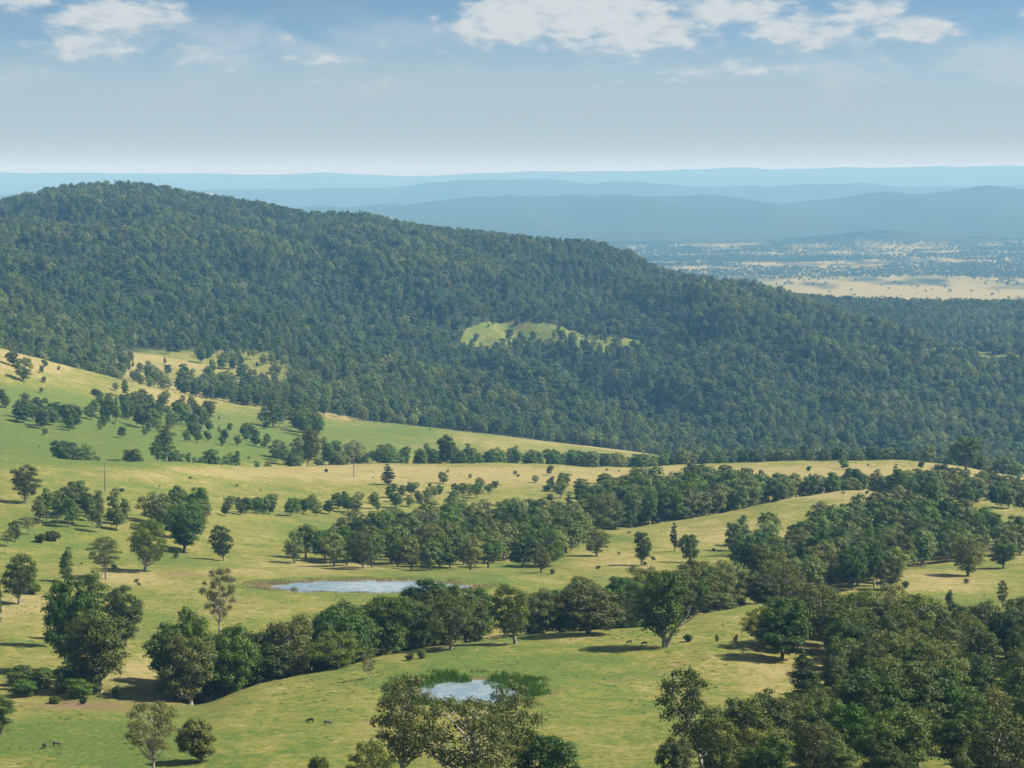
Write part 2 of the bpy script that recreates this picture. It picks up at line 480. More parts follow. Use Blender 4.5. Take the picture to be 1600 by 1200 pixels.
def ground_material():
    m, N = mat('pasture')
    pos = N.n('ShaderNodeNewGeometry').outputs['Position']
    A = lambda s: N.n('ShaderNodeAttribute', attribute_name=s).outputs['Fac']
    nz = N.noise(pos, 0.07, 8, 0.66)
    nf = N.noise(pos, 0.36, 8, 0.80)
    nff = N.noise(pos, 0.75, 7, 0.85)
    pat = N.noise(pos, 0.028, 5, 0.6, 1.2)
    g = N.m('ADD', A('green'), N.m('ADD', N.m('MULTIPLY', N.m('SUBTRACT', nz, 0.5), 1.5), N.m('MULTIPLY', N.m('SUBTRACT', nf, 0.5), 3.6)))
    g = N.m('ADD', g, N.m('MULTIPLY', N.m('SUBTRACT', pat, .5), .9))
    c = N.mix(N.ramp(g, 0.0, 0.45), (0.238, 0.198, 0.080), (0.143, 0.143, 0.027))
    c = N.mix(N.ramp(g, 0.45, 1.0), c, (0.062, 0.106, 0.016))
    tus = N.ramp(N.m('ADD', N.m('MULTIPLY', nf, .5), N.m('MULTIPLY', nff, .5)), 0.52, 0.64)
    c = N.mix(N.m('MULTIPLY', tus, 0.85), c, (0.050, 0.060, 0.014))
    dry = N.ramp(nff, 0.50, 0.66)
    c = N.mix(N.m('MULTIPLY', dry, 0.65), c, (0.272, 0.232, 0.098))
    c = N.mix(N.m('MULTIPLY', A('bare'), N.ramp(nf, 0.3, 0.6, .6, 1)), c, (0.16, 0.105, 0.06))
    wf = N.ramp(N.m('ADD', A('woods'), N.m('MULTIPLY', N.m('SUBTRACT', N.noise(pos, 0.02, 5, 0.6), 0.5), 0.4)), 0.25, 0.7)
    c = N.mix(wf, c, (0.026, 0.036, 0.014))
    b = N.n('ShaderNodeBump', ins={'Strength': 0.9, 'Distance': 0.6, 'Height': N.m('ADD', N.m('MULTIPLY', nf, 0.7), N.m('MULTIPLY', nff, 0.3))})
    p = N.n('ShaderNodeBsdfPrincipled', ins={'Base Color': c, 'Roughness': 0.95, 'Normal': b.outputs[0]})
    p.inputs['Specular IOR Level'].default_value = 0.1
    N.n('ShaderNodeOutputMaterial', ins={0: p})
    return m


def mesh_np(name, verts, faces, mats=(), mat_idx=None, smooth_shade=False):
    """faces: (n,k) int array"""
    me = bpy.data.meshes.new(name)
    verts = np.asarray(verts, np.float32)
    faces = np.asarray(faces, np.int32)
    n, k = faces.shape
    me.vertices.add(len(verts))
    me.vertices.foreach_set('co', verts.ravel())
    me.loops.add(n * k)
    me.loops.foreach_set('vertex_index', faces.ravel())
    me.polygons.add(n)
    me.polygons.foreach_set('loop_start', np.arange(0, n * k, k, dtype=np.int32))
    for mm in mats:
        me.materials.append(mm)
    if mat_idx is not None:
        me.polygons.foreach_set('material_index', np.asarray(mat_idx, np.int32))
    me.polygons.foreach_set('use_smooth', np.full(n, smooth_shade))
    me.update(calc_edges=True)
    me.validate()
    return me


def link(name, me, parent=None):
    o = bpy.data.objects.new(name, me)
    COL.objects.link(o)
    if parent is not None:
        o.parent = parent
    return o


def tag(o, label, cat, group=None):
    o['label'] = label
    o['category'] = cat
    if group:
        o['group'] = group
    return o


def empty(name, loc, rz=0.0, s=1.0):
    o = bpy.data.objects.new(name, None)
    COL.objects.link(o)
    o.empty_display_size = 1
    o.location = loc
    o.rotation_euler = (0, 0, rz)
    o.scale = (s, s, s) if not isinstance(s, tuple) else s
    return o


ND = len(DS)
idx = np.arange(NU * ND).reshape(NU, ND)
gf = np.stack([idx[:-1, :-1], idx[1:, :-1], idx[1:, 1:], idx[:-1, 1:]], -1).reshape(-1, 4)
gme = mesh_np('terrain', np.stack([XX, DD, ZG + CAM_Z], -1).reshape(-1, 3), gf, [ground_material()], smooth_shade=True)
for nm, arr in (('green', gr), ('woods', woods), ('bare', bare)):
    at_ = gme.attributes.new(nm, 'FLOAT', 'POINT')
    at_.data.foreach_set('value', arr.astype(np.float32).ravel())
terrain = link('terrain', gme)
terrain['kind'] = 'structure'
terrain['label'] = 'rolling green and straw coloured pasture running to far hills'


# ------------------------------------------------------------------ water
def water_material():
    m, N = mat('pond_water')
    pos = N.n('ShaderNodeNewGeometry').outputs['Position']
    c = N.mix(N.ramp(N.noise(pos, 0.25, 3), 0.4, 0.65), (0.15, 0.20, 0.215), (0.22, 0.26, 0.26))
    b = N.n('ShaderNodeBump', ins={'Strength': 0.04, 'Distance': 0.05, 'Height': N.noise(pos, 1.6, 3)})
    p = N.n('ShaderNodeBsdfPrincipled', ins={'Base Color': c, 'Roughness': 0.06, 'IOR': 1.33, 'Normal': b.outputs[0]})
    p.inputs['Specular IOR Level'].default_value = 0.9
    N.n('ShaderNodeOutputMaterial', ins={0: p})
    return m


wm = water_material()
for i, p in enumerate(PONDS):
    n = 72
    t = np.linspace(0, 2 * math.pi, n, endpoint=False)
    k = 1.3
    ring = np.stack([p['c'][0] + p['a'] * k * np.cos(t), p['c'][1] + p['b'] * k * np.sin(t), np.full(n, p['lev'] + CAM_Z)], -1)
    v = np.vstack([[[p['c'][0], p['c'][1], p['lev'] + CAM_Z]], ring])
    f = [(0, 1 + a, 1 + (a + 1) % n) for a in range(n)]
    w = link('pond_water', mesh_np('pond_water', v, f, [wm]))
    w['kind'] = 'structure'
    w['label'] = ['wide shallow farm pond reflecting pale sky on the flat', 'small round farm dam ringed with green reeds'][i]


# ------------------------------------------------------------------ plant materials
def leaf_material(name, dark, light, trans=0.28):
    m, N = mat(name)
    oi = N.n('ShaderNodeObjectInfo').outputs['Random']
    geo = N.n('ShaderNodeNewGeometry')
    isl = geo.outputs['Random Per Island']
    c = N.mix(N.m('MULTIPLY_ADD', isl, .55, N.m('MULTIPLY', oi, .45)), dark, light)
    hs = N.n('ShaderNodeHueSaturation', ins={'Hue': N.m('MULTIPLY_ADD', oi, -.045, .518), 'Saturation': N.m('MULTIPLY_ADD', oi, -.25, 1.2),
                                              'Value': N.m('MULTIPLY_ADD', N.m('FRACT', N.m('MULTIPLY', oi, 7.31)), .9, .68), 'Color': c})
    d = N.n('ShaderNodeBsdfPrincipled', ins={'Base Color': hs, 'Roughness': 0.6})
    d.inputs['Specular IOR Level'].default_value = 0.25
    t = N.n('ShaderNodeBsdfTranslucent', ins={0: hs})
    ms = N.n('ShaderNodeMixShader', ins={0: trans, 1: d.outputs[0], 2: t.outputs[0]})
    N.n('ShaderNodeOutputMaterial', ins={0: ms})
    return m


def bark_material(name, a, b):
    m, N = mat(name)
    pos = N.n('ShaderNodeTexCoord').outputs['Object']
    c = N.mix(N.ramp(N.noise(pos, 1.4, 5, .7), .4, .62), a, b)
    p = N.n('ShaderNodeBsdfPrincipled', ins={'Base Color': c, 'Roughness': 0.9})
    N.n('ShaderNodeOutputMaterial', ins={0: p})
    return m


M_GUM = leaf_material('leaf_gum', (0.038, 0.063, 0.009), (0.102, 0.120, 0.017), .22)
M_PALE = leaf_material('leaf_pale_gum', (0.050, 0.088, 0.017), (0.125, 0.158, 0.034), .22)
M_DENSE = leaf_material('leaf_dense', (0.027, 0.056, 0.009), (0.074, 0.108, 0.015), .22)
M_SPARSE = leaf_material('leaf_sparse', (0.050, 0.068, 0.015), (0.112, 0.124, 0.027), .28)
M_FRESH = leaf_material('leaf_fresh', (0.050, 0.095, 0.018), (0.115, 0.170, 0.035), .32)
M_BARK = bark_material('bark_grey', (0.17, 0.14, 0.11), (0.42, 0.37, 0.31))
M_BARKD = bark_material('bark_dark', (0.06, 0.046, 0.036), (0.15, 0.12, 0.095))


# ------------------------------------------------------------------ tree shapes
def tube(pts, radii, sides=6):
    pts = np.asarray(pts, float)
    V, F = [], []
    n = len(pts)
    for i in range(n):
        t = pts[min(i + 1, n - 1)] - pts[max(i - 1, 0)]
        t /= np.linalg.norm(t) + 1e-9
        a = np.cross(t, [0.31, 0.95, 0.05])
        a /= np.linalg.norm(a) + 1e-9
        b = np.cross(t, a)
        for k in range(sides):
            an = 2 * math.pi * k / sides
            V.append(pts[i] + radii[i] * (math.cos(an) * a + math.sin(an) * b))
    for i in range(n - 1):
        for k in range(sides):
            k2 = (k + 1) % sides
            F.append((i * sides + k, i * sides + k2, (i + 1) * sides + k2, (i + 1) * sides + k))
    return np.array(V), np.array(F)


def join(parts):
    V, F, o = [], [], 0
    for v, f in parts:
        V.append(v)
        F.append(f + o)
        o += len(v)
    return np.vstack(V), np.vstack(F)


def leaves(r, centers, radii, per, size, squash=0.75, jit=0.33, shell=.45):
    """leaf sprays on the shells of foliage clumps"""
    P, Nn = [], []
    for c, rad in zip(centers, radii):
        n = max(6, int(per * rad * rad))
        v = r.normal(size=(n, 3))
        v /= np.linalg.norm(v, axis=1)[:, None]
        v[:, 2] = np.where(v[:, 2] < -0.35, -v[:, 2] * r.random(n), v[:, 2])
        rr = rad * (shell + (1.05 - shell) * r.random(n) ** 0.6) * (1 + .22 * np.sin(v[:, 0] * 5 + c[0]) * np.cos(v[:, 1] * 6 + c[1]))
        off = v * rr[:, None]
        off[:, 2] *= squash
        P.append(off + c)
        Nn.append(v)
    P, Nn = np.vstack(P), np.vstack(Nn)
    n = len(P)
    nv = Nn * 0.75 + np.array([0, 0, .25]) + r.normal(size=(n, 3)) * jit
    nv /= np.linalg.norm(nv, axis=1)[:, None]
    a = np.cross(nv, r.normal(size=(n, 3)))
    a /= np.linalg.norm(a, axis=1)[:, None] + 1e-9
    b = np.cross(nv, a)
    s = size * (0.6 + 0.8 * r.random(n))[:, None]
    a, b = a * s, b * s * 0.62
    V = np.stack([P - a * .5, P - b * .5 + a * .08, P + a * .5, P + b * .5 - a * .05], 1).reshape(-1, 3)
    F = np.arange(4 * n).reshape(n, 4)
    return V, F


def make_tree(seed, kind, quality=1.0):
    """returns (trunk V,F), (crown V,F), for a tree about 1 unit = 1 m with height ~14"""
    r = np.random.default_rng(seed)
    H = 14.0
    if kind == 'gum':
        cz, rx, rz, fork, nc, cr = 7.5, 5.0, 5.7, 1.8, 54, (1.1, 1.95)
    elif kind == 'dense':
        cz, rx, rz, fork, nc, cr = 7.9, 4.5, 5.6, 2.0, 46, (1.25, 1.95)
    elif kind == 'tall':
        cz, rx, rz, fork, nc, cr = 8.4, 2.7, 5.4, 2.4, 32, (0.95, 1.5)
    elif kind == 'cone':
        cz, rx, rz, fork, nc, cr = 7.4, 3.0, 6.4, 1.4, 40, (0.9, 1.45)
    elif kind == 'sparse':
        cz, rx, rz, fork, nc, cr = 8.6, 4.8, 4.9, 2.4, 44, (1.0, 1.6)
    else:  # bush
        cz, rx, rz, fork, nc, cr = 6.6, 6.6, 6.6, .8, 60, (1.6, 2.6)
    rx *= r.uniform(.76, 1.14)
    rz *= r.uniform(.86, 1.06)
    cz *= r.uniform(.94, 1.06)
    if quality < .5:
        nc, cr = int(nc * .5), (cr[0] * 1.35, cr[1] * 1.4)
    lean = r.normal(size=2) * (0.55 if kind in ('gum', 'sparse') else .2)
    C, RD = [], []
    tries = 0
    while len(C) < nc and tries < 4000:
        tries += 1
        v = r.normal(size=3)
        v /= np.linalg.norm(v)
        rr = r.random() ** (1 / 3)
        if kind in ('gum', 'sparse') and rr < .5 and r.random() < .8:
            continue
        p = v * rr
        if kind == 'cone' or kind == 'tall':
            k = 1 - .75 * max(0, (p[2] + .5) / 1.5) if kind == 'cone' else 1 - .35 * max(0, p[2])
            p[:2] *= k
        if kind in ('gum', 'sparse') and p[2] < -.9:
            continue
        rad = r.uniform(*cr)
        q = np.array([p[0] * rx * (1 + .15 * lean[0]), p[1] * rx, cz + p[2] * rz])
        q[:2] += lean * (q[2] / 9.0)
        q[0] += .9 * math.sin(seed + q[2] * .5)
        q[2] = min(q[2], H - rad * .7)
        q[2] = max(q[2], rad * {'bush': .3, 'dense': .7, 'cone': .75}.get(kind, .95))
        if all(np.linalg.norm(q - c) > .62 * (rad + rd) for c, rd in zip(C, RD)) or tries > 2500:
            C.append(q)
            RD.append(rad)
    C, RD = np.array(C), np.array(RD)
    # trunk, forks and limbs out to every clump
    tr = {'gum': .42, 'dense': .36, 'tall': .30, 'cone': .30, 'sparse': .34, 'bush': .3}[kind]
    top = np.array([lean[0] * .9, lean[1] * .9, cz + rz * .35])
    T = [np.array([0, 0, -1.2]), np.array([0, 0, 0.2]), np.array([lean[0] * .15, lean[1] * .2, fork]),
         np.array([lean[0] * .5 + r.normal() * .3, lean[1] * .5 + r.normal() * .3, (fork + top[2]) * .55]), top]
    parts = [tube(T, [tr * 1.5, tr * 1.15, tr * .85, tr * .5, tr * .12], 7)]

    def axis(z):
        zs = [t[2] for t in T]
        return np.array([np.interp(z, zs, [t[0] for t in T]), np.interp(z, zs, [t[1] for t in T]), z])
    sel = range(len(C)) if quality > .5 else range(0, len(C), 3)
    for i in sel:
        c = C[i]
        z0 = max(fork * .8, min(c[2] - np.linalg.norm(c[:2] - lean * .5) * .75 - .3, top[2] - .5))
        a = axis(z0)
        mid = a * .45 + c * .55 + np.array([0, 0, -.25 + .25 * r.normal()])
        rb = tr * (.30 + .12 * r.random()) * (1.1 if z0 < fork + 2 else .75)
        parts.append(tube([a, mid, c], [rb, rb * .62, rb * .22], 5))
    tv, tf = join(parts)
    shell = .45 if quality > .5 else .8
    per = {'gum': 88, 'dense': 125, 'tall': 115, 'cone': 125, 'sparse': 105, 'bush': 60}[kind] * quality
    size = {'gum': .39, 'dense': .41, 'tall': .38, 'cone': .38, 'sparse': .31, 'bush': .7}[kind] / math.sqrt(quality)
    cv, cf = leaves(r, C, RD, per, size, .78, .33 if quality > .5 else .14, shell)
    return (tv, tf), (cv, cf)


SPEC = {'gum': (6, M_GUM, M_BARK), 'dense': (5, M_DENSE, M_BARKD), 'tall': (4, M_DENSE, M_BARK), 'cone': (3, M_DENSE, M_BARKD),
        'sparse': (3, M_SPARSE, M_BARK), 'bush': (3, M_GUM, M_BARKD), 'fresh': (2, M_FRESH, M_BARKD)}
PROTO = {}
for k, (n, lm, bm) in SPEC.items():
    PROTO[k] = []
    for i in range(n):
        (tv, tf), (cv, cf) = make_tree(100 * (list(SPEC).index(k) + 1) + i, 'dense' if k == 'fresh' else k)
        PROTO[k].append((mesh_np(k + '_trunk', tv, tf, [bm], smooth_shade=True), mesh_np(k + '_crown', cv, cf, [lm])))

# merged low detail trees for the woods that read as one mass
STAND = bpy.data.collections.new('stand_shapes')
MIXK = [('gum', M_PALE), ('dense', M_DENSE), ('tall', M_DENSE), ('gum', M_GUM), ('dense', M_DENSE), ('cone', M_DENSE), ('sparse', M_SPARSE), ('gum', M_PALE)]
for i, (k, lm) in enumerate(MIXK):
    (tv, tf), (cv, cf) = make_tree(900 + i, k, 0.30)
    V, F = join([(tv, tf), (cv, cf)])
    me = mesh_np('stand_tree', V, F, [M_BARK, lm], np.r_[np.zeros(len(tf)), np.ones(len(cf))])
    o = bpy.data.objects.new('stand_%02d' % i, me)
    STAND.objects.link(o)
NSTAND = len(MIXK)


def scatter_object(name, pts, scales, rots, ids, coll, label):
    """one object whose points carry instances of the shapes in a collection"""
    me = bpy.data.meshes.new(name)
    pts = np.asarray(pts, np.float32)
    me.vertices.add(len(pts))
    me.vertices.foreach_set('co', pts.ravel())
    for nm, typ, dat in (('tsize', 'FLOAT_VECTOR', scales), ('trot', 'FLOAT_VECTOR', rots), ('tid', 'INT', ids)):
        a_ = me.attributes.new(nm, typ, 'POINT')
        a_.data.foreach_set('vector' if typ == 'FLOAT_VECTOR' else 'value', np.asarray(dat, np.int32 if typ == 'INT' else np.float32).ravel())
    o = link(name, me)
    ng = bpy.data.node_groups.new(name, 'GeometryNodeTree')
    ng.interface.new_socket('Geometry', in_out='INPUT', socket_type='NodeSocketGeometry')
    ng.interface.new_socket('Geometry', in_out='OUTPUT', socket_type='NodeSocketGeometry')
    gi, go = ng.nodes.new('NodeGroupInput'), ng.nodes.new('NodeGroupOutput')
    ip = ng.nodes.new('GeometryNodeInstanceOnPoints')
    ci = ng.nodes.new('GeometryNodeCollectionInfo')
    ci.inputs['Collection'].default_value = coll
    ci.inputs['Separate Children'].default_value = True
    ci.inputs['Reset Children'].default_value = True
    ip.inputs['Pick Instance'].default_value = True

    def na(nm, typ):
        nd = ng.nodes.new('GeometryNodeInputNamedAttribute')
        nd.data_type = typ
        nd.inputs[0].default_value = nm
        return nd.outputs[0]
    L = ng.links.new
    L(gi.outputs[0], ip.inputs['Points'])
    L(ci.outputs[0], ip.inputs['Instance'])
    L(na('tid', 'INT'), ip.inputs['Instance Index'])
    L(na('trot', 'FLOAT_VECTOR'), ip.inputs['Rotation'])
    L(na('tsize', 'FLOAT_VECTOR'), ip.inputs['Scale'])
    L(ip.outputs[0], go.inputs[0])
    md = o.modifiers.new('scatter', 'NODES')
    md.node_group = ng
    o['kind'] = 'stuff'
    o['label'] = label
    return o


# ------------------------------------------------------------------ where the trees stand
TREES = []     # dict(x,y,h,w,kind,name,label,cat,group,keep)


def add(x, y, h, kind, label, group=None, w=1.0, keep=False, name='gum_tree', cat='tree'):
    TREES.append(dict(x=x, y=y, h=h, kind=kind, label=label, group=group, w=w, keep=keep, name=name, cat=cat))


def T(px, base, top, kind, label, w=None, d=None, name='gum_tree', cat='tree', group=None):
    """a single tree: photo x, base y (or distance d), top y, crown width in px"""
    if d is None:
        x, y = hit(px, base)
    else:
        x, y = at(px, d)
    z0 = ground(x, y)
    s = ray(px, top)[1]
    h = CAM_Z + s * y - z0
    h = min(max(h, 1.0), 24)
    k = 1.0
    if w is not None:
        natural = {'gum': 12.2, 'dense': 11.8, 'tall': 7.6, 'cone': 8.2, 'sparse': 11.6, 'bush': 18.5, 'fresh': 11.8}[kind] * h / 14
        k = min(max(w * y / FPX / natural, .55), 1.7)
    add(x, y, h, kind, label, group, k, True, name, cat)


def belt(poly, spacing, hr, kinds, label, group, seed, wr=(.85, 1.2), marks=()):
    """trees in a stand. poly of (px, py) seen on the ground or (px, None, d)"""
    P = []
    for c in poly:
        x, y = hit(c[0], c[1]) if c[1] is not None else at(c[0], c[2])
        P.append((x, y))
    r = np.random.default_rng(seed)
    xs, ys = [p[0] for p in P], [p[1] for p in P]
    pts = []
    n = int((max(xs) - min(xs)) * (max(ys) - min(ys)) / spacing**2 * 14) + 50
    for _ in range(n):
        x, y = r.uniform(min(xs), max(xs)), r.uniform(min(ys), max(ys))
        if not inpoly(P, x, y):
            continue
        if any(pond_e(p, x, y) < 1.25 for p in PONDS):
            continue
        if any((x - a)**2 + (y - b)**2 < (spacing * (.75 + .5 * q))**2 for a, b, q in pts):
            continue
        pts.append((x, y, r.random()))
    for x, y, q in pts:
        k = kinds[r.integers(len(kinds))]
        h = r.uniform(*hr)
        sz = 'taller ' if h > hr[0] * .35 + hr[1] * .65 else ('shorter ' if h < hr[0] * .65 + hr[1] * .35 else 'middling ')
        look = {'gum': 'olive broad crowned ', 'dense': 'dark round crowned ', 'tall': 'slim upright ', 'cone': 'pointed narrow ', 'sparse': 'thin leaved ', 'bush': 'low rounded ', 'fresh': 'bright green '}[k]
        lab = label
        if marks:
            mk = min(marks, key=lambda q: (q[1] - x)**2 + (q[2] - y)**2)
            lab = label.split()[0] + ' ' + mk[0]
        add(x, y, h, k, sz + look + lab, group, r.uniform(*wr))


# single trees that the photograph sets apart ---------------------------------
T(1038, 1012, 880, 'gum', 'lone spreading gum with forked leaning trunk on the open knoll beside two cattle', 112)
T(919, 990, 905, 'gum', 'broad low dark gum at the knoll edge, left of the forked gum', 118)
T(805, 1006, 905, 'gum', 'rounded gum with a dark trunk at the knoll edge above the reedy dam', 78)
T(705, 1014, 925, 'gum', 'gum at the end of the dark gully belt beside a bare bank', 84)
T(155, 1082, 950, 'gum', 'big gum with yellowish lit crown and dark trunk by the creek bend', 140)
T(110, 1052, 902, 'dense', 'dense dark tree behind the big creek gum, on its open field side', 95)
T(196, 1010, 912, 'dense', 'round dark green tree behind the big creek gum, towards the tall straight gum', 78)
T(150, 1000, 890, 'tall', 'upright olive tree topping the clump round the big creek gum', 56)
T(90, 1010, 905, 'tall', 'narrow grey green tree at the back of the creek gum clump', 54)
T(343, 992, 880, 'sparse', 'tall straight gum with thin feathery foliage behind the gully belt', 56)
T(285, 1100, 938, 'dense', 'dark leafy tree at the head of the gully belt by the dry creek bed', 70, d=418)
T(290, 1102, 985, 'gum', 'olive gum with scruffy crown at the low end of the gully belt', 90, d=408)
T(228, 1212, 1085, 'sparse', 'thin twiggy tree with bare forked trunk beside the round bush', 90, d=322)
T(315, 1190, 1118, 'bush', 'lone round dark bush on the foreground slope', 66, name='round_bush', cat='bush')
T(622, 1245, 1045, 'sparse', 'tall open gum in front of the reedy dam with visible limbs', 130, d=298)
T(742, 1250, 1078, 'sparse', 'wide wispy gum screening the near edge of the reedy dam', 200, d=292)
T(800, 1240, 1062, 'sparse', 'thin wispy gum at the end of the reedy dam on the meadow side', 110, d=303)
T(862, 1250, 1140, 'dense', 'dense dark green tree beside the wispy gums below the reedy dam', 100, d=288)
T(575, 1260, 1150, 'gum', 'short gum with knobbly crown beside the tall open gum', 80, d=288)
T(490, 1240, 1180, 'bush', 'low leafy bush just showing on the bare foreground slope', 50, d=300, name='round_bush', cat='bush')
T(1108, 1240, 1040, 'sparse', 'tall airy gum standing out on the open meadow before the dark forest', 130, d=304)
T(1062, 1255, 1148, 'dense', 'small dark tree at the foot of the tall airy gum', 80, d=292)
T(1135, 1250, 1110, 'gum', 'olive gum crowding the tall airy gum on its forest side', 100, d=298)
T(1222, 1032, 933, 'dense', 'broad dark gum at the forest corner beside the bare track', 105)
T(1290, 1075, 985, 'gum', 'olive gum on the forest edge over a patch of bare ground', 70, d=470)
T(30, 945, 860, 'gum', 'bushy grey gum standing alone at the pasture edge by a small pale stump', 68)
T(-6, 985, 905, 'gum', 'half seen gum at the field margin below the bushy grey gum', 40)
T(166, 905, 838, 'sparse', 'open crowned gum with pale lit leaves on the straw flat', 66)
T(102, 910, 852, 'cone', 'pointed pale green tree between the bushy grey gum and the open gum', 38)
T(226, 893, 808, 'gum', 'grey gum with clear dark trunk on the straw flat', 60)
T(288, 862, 785, 'dense', 'dark spreading tree at the back of the straw flat', 68)
T(350, 877, 815, 'gum', 'solitary round headed gum with a slim trunk on the flat', 44)
T(932, 869, 824, 'gum', 'round gum in the middle paddock, paired with a smaller one', 46)
T(893, 860, 822, 'dense', 'smaller dark gum paired with the round gum in the middle paddock', 30)
T(1002, 884, 827, 'gum', 'isolated oval gum in the middle paddock', 40)
T(1078, 880, 832, 'dense', 'dark gum in the middle paddock with a spindly sapling beside it', 40)
T(1054, 862, 815, 'cone', 'spindly pointed sapling beside a dark paddock gum', 18)
T(845, 895, 850, 'gum', 'low gum at the corner of the paddock below the long tree belt', 42)
T(38, 786, 725, 'gum', 'lone gum on the grassy ridge near the timber pole', 48)
T(606, 758, 722, 'cone', 'small dark conical tree alone on the dry ridge', 26)
T(697, 730, 676, 'dense', 'large round dark tree rising behind the dry ridge', 38, d=1240)
T(256, 730, 662, 'tall', 'tall dark tree rising behind the grassy ridge', 34, d=1040)
T(478, 735, 664, 'gum', 'tall full gum rising behind the ridge where the poles run', 40, d=1130)
T(1515, 738, 678, 'gum', 'large spreading gum on the crest of the dry ridge over its own shadow', 66, d=1215)
T(36, 596, 556, 'gum', 'leaning gum on the dry upper hillside paddock', 34)
T(20, 572, 548, 'dense', 'small dark tree above the leaning hillside gum', 22)
T(195, 622, 592, 'tall', 'slim tree on the upper hillside paddock', 16)
T(1567, 957, 905, 'sparse', 'spindly bare stemmed gum in the far paddock at the forest back', 26)
T(1512, 900, 830, 'gum', 'dark trunked gum at the edge of the bright paddock', 60)
T(1568, 888, 842, 'dense', 'dark bushy tree by the rocks along the bright paddock', 50)
T(1484, 950, 920, 'cone', 'small pointed tree rising over the forest back edge', 22)
T(1128, 968, 925, 'fresh', 'bright green leafy tree in the shade beside the forked gum', 60, d=520)
T(575, 1060, 1018, 'sparse', 'slim sapling with bare stem before the gully belt', 24)
T(525, 1056, 985, 'gum', 'gum with dark trunk on the sunny lip of the gully belt', 84, d=432)
T(2, 1148, 1086, 'fresh', 'bright green leafy bush at the margin of the creek meadow', 52, name='round_bush', cat='bush')
T(860, 760, 742, 'cone', 'small dark tree on the dry ridge above the scrub', 16)

# stands ------------------------------------------------------------------------
MIX1 = ['gum', 'dense', 'gum', 'dense', 'tall']
belt([(262, None, 404), (318, None, 416), (420, None, 428), (560, None, 452), (700, None, 478), (760, None, 500), (740, None, 530), (600, None, 505), (440, None, 470), (330, None, 447), (262, None, 432)],
     6.2, (11, 15.5), ['dense', 'gum', 'dense', 'gum', 'dense'], 'gum packed into the long gully belt between the two ponds', 'trees of the gully belt between the ponds', 1,
     marks=[('in the gully belt near its tall straight feathery gum', *at(345, 440)), ('in the gully belt by the sunny lip gum', *at(520, 455)), ('in the gully belt nearest the bare bank', *at(700, 495)), ('at the dry creek head of the gully belt', *at(285, 418))])
belt([(825, None, 502), (1000, None, 512), (1150, None, 537), (1250, None, 547), (1230, None, 600), (1090, None, 585), (960, None, 560), (830, None, 530)],
     7.0, (9.5, 14), MIX1, 'gum in the sunken belt behind the forked gum', 'trees of the belt behind the knoll', 2,
     marks=[('in the sunken belt behind the broad low gum', *at(905, 525)), ('in the sunken belt behind the lone forked gum', *at(1040, 545)), ('in the sunken belt beside the bright green tree', *at(1130, 560)), ('in the sunken belt behind the forest corner gum', *at(1230, 570))])
belt([(1190, 925), (1330, 925), (1395, 930), (1400, 895), (1480, 880), (1600, 866), (1600, 855), (1560, 836), (1440, 816), (1340, 820), (1275, 832), (1262, 868), (1170, 895)],
     7.3, (9, 13.5), ['gum', 'dense', 'gum', 'tall', 'dense'], 'gum in the grove between middle and bright paddocks', 'trees of the grove above the bright paddock', 3,
     marks=[('in the grove around the dark trunked paddock gum', *hit(1512, 885)), ('in the grove fringe facing the middle paddock', *hit(1270, 845)), ('in the heart of the grove above the bright paddock', *hit(1390, 860)), ('in the grove tip behind the forest corner gum', *hit(1230, 915)), ('in the top of the grove below the dry ridge', *hit(1420, 805))])
belt([(1180, None, 445), (1290, None, 470), (1450, None, 480), (1640, None, 478), (1640, None, 300), (1500, None, 283), (1330, None, 283), (1195, None, 290), (1165, None, 320), (1290, None, 380), (1330, None, 430), (1255, None, 440)],
     7.0, (7.5, 12.5), ['dense', 'gum', 'gum', 'tall', 'cone', 'gum'], 'tree in the thick forest below the bright paddock', 'trees of the thick foreground forest', 4,
     marks=[('in the thick forest beside the broad corner gum', *at(1240, 440)), ('in the thick forest backing the tall airy gum', *at(1200, 310)), ('in the thick forest fringe under the bright paddock', *at(1480, 465)), ('in the thick forest fringe near the spindly paddock gum', *at(1590, 455)), ('deep inside the thick forest', *at(1420, 385)), ('in the lowest rows of the thick forest', *at(1430, 300)), ('in the thick forest facing the open meadow', *at(1300, 365))])
belt([(458, 880), (560, 889), (700, 892), (860, 885), (915, 855), (920, 838), (850, 826), (760, 820), (640, 824), (560, 836), (540, 850), (470, 855)],
     10.0, (8.5, 13), ['gum', 'dense', 'gum', 'gum'], 'gum in the long loose belt beyond the wide pond', 'trees of the belt beyond the wide pond', 5)
belt([(455, 806), (560, 806), (650, 790), (770, 775), (760, 765), (650, 772), (560, 785), (470, 795)],
     9.0, (4.5, 7.5), ['dense', 'gum'], 'tree in the scrub strip on the ridge face above the belt', 'scrub trees of the ridge face', 6)
belt([(930, None, 905), (1060, None, 928), (1180, None, 965), (1200, None, 1040), (1130, None, 1080), (1000, None, 1050), (925, None, 960)],
     9.0, (12, 17), MIX1, 'gum in the tall stand sunk behind the middle paddock', 'trees of the stand behind the middle paddock', 7)
belt([(1180, None, 990), (1390, None, 1020), (1500, None, 1010), (1500, None, 1050), (1390, None, 1060), (1180, None, 1045)],
     9.5, (9, 13), ['dense', 'tall', 'gum'], 'tree in the thin dark row under the dry ridge', 'trees of the row under the dry ridge', 8)
belt([(1400, 805), (1490, 790), (1600, 800), (1600, 780), (1540, 765), (1460, 758), (1400, 770)], 11, (8, 12), ['gum', 'dense'],
     'tree scattered on the slope between the grove and the dry ridge', 'trees between the grove and the dry ridge', 9)
belt([(60, 822), (180, 838), (200, 815), (120, 795), (70, 805)], 6.0, (7, 11), ['cone', 'dense', 'tall'], 'tree in the small clump below the lone ridge gum', 'trees of the small pointed clump', 10)
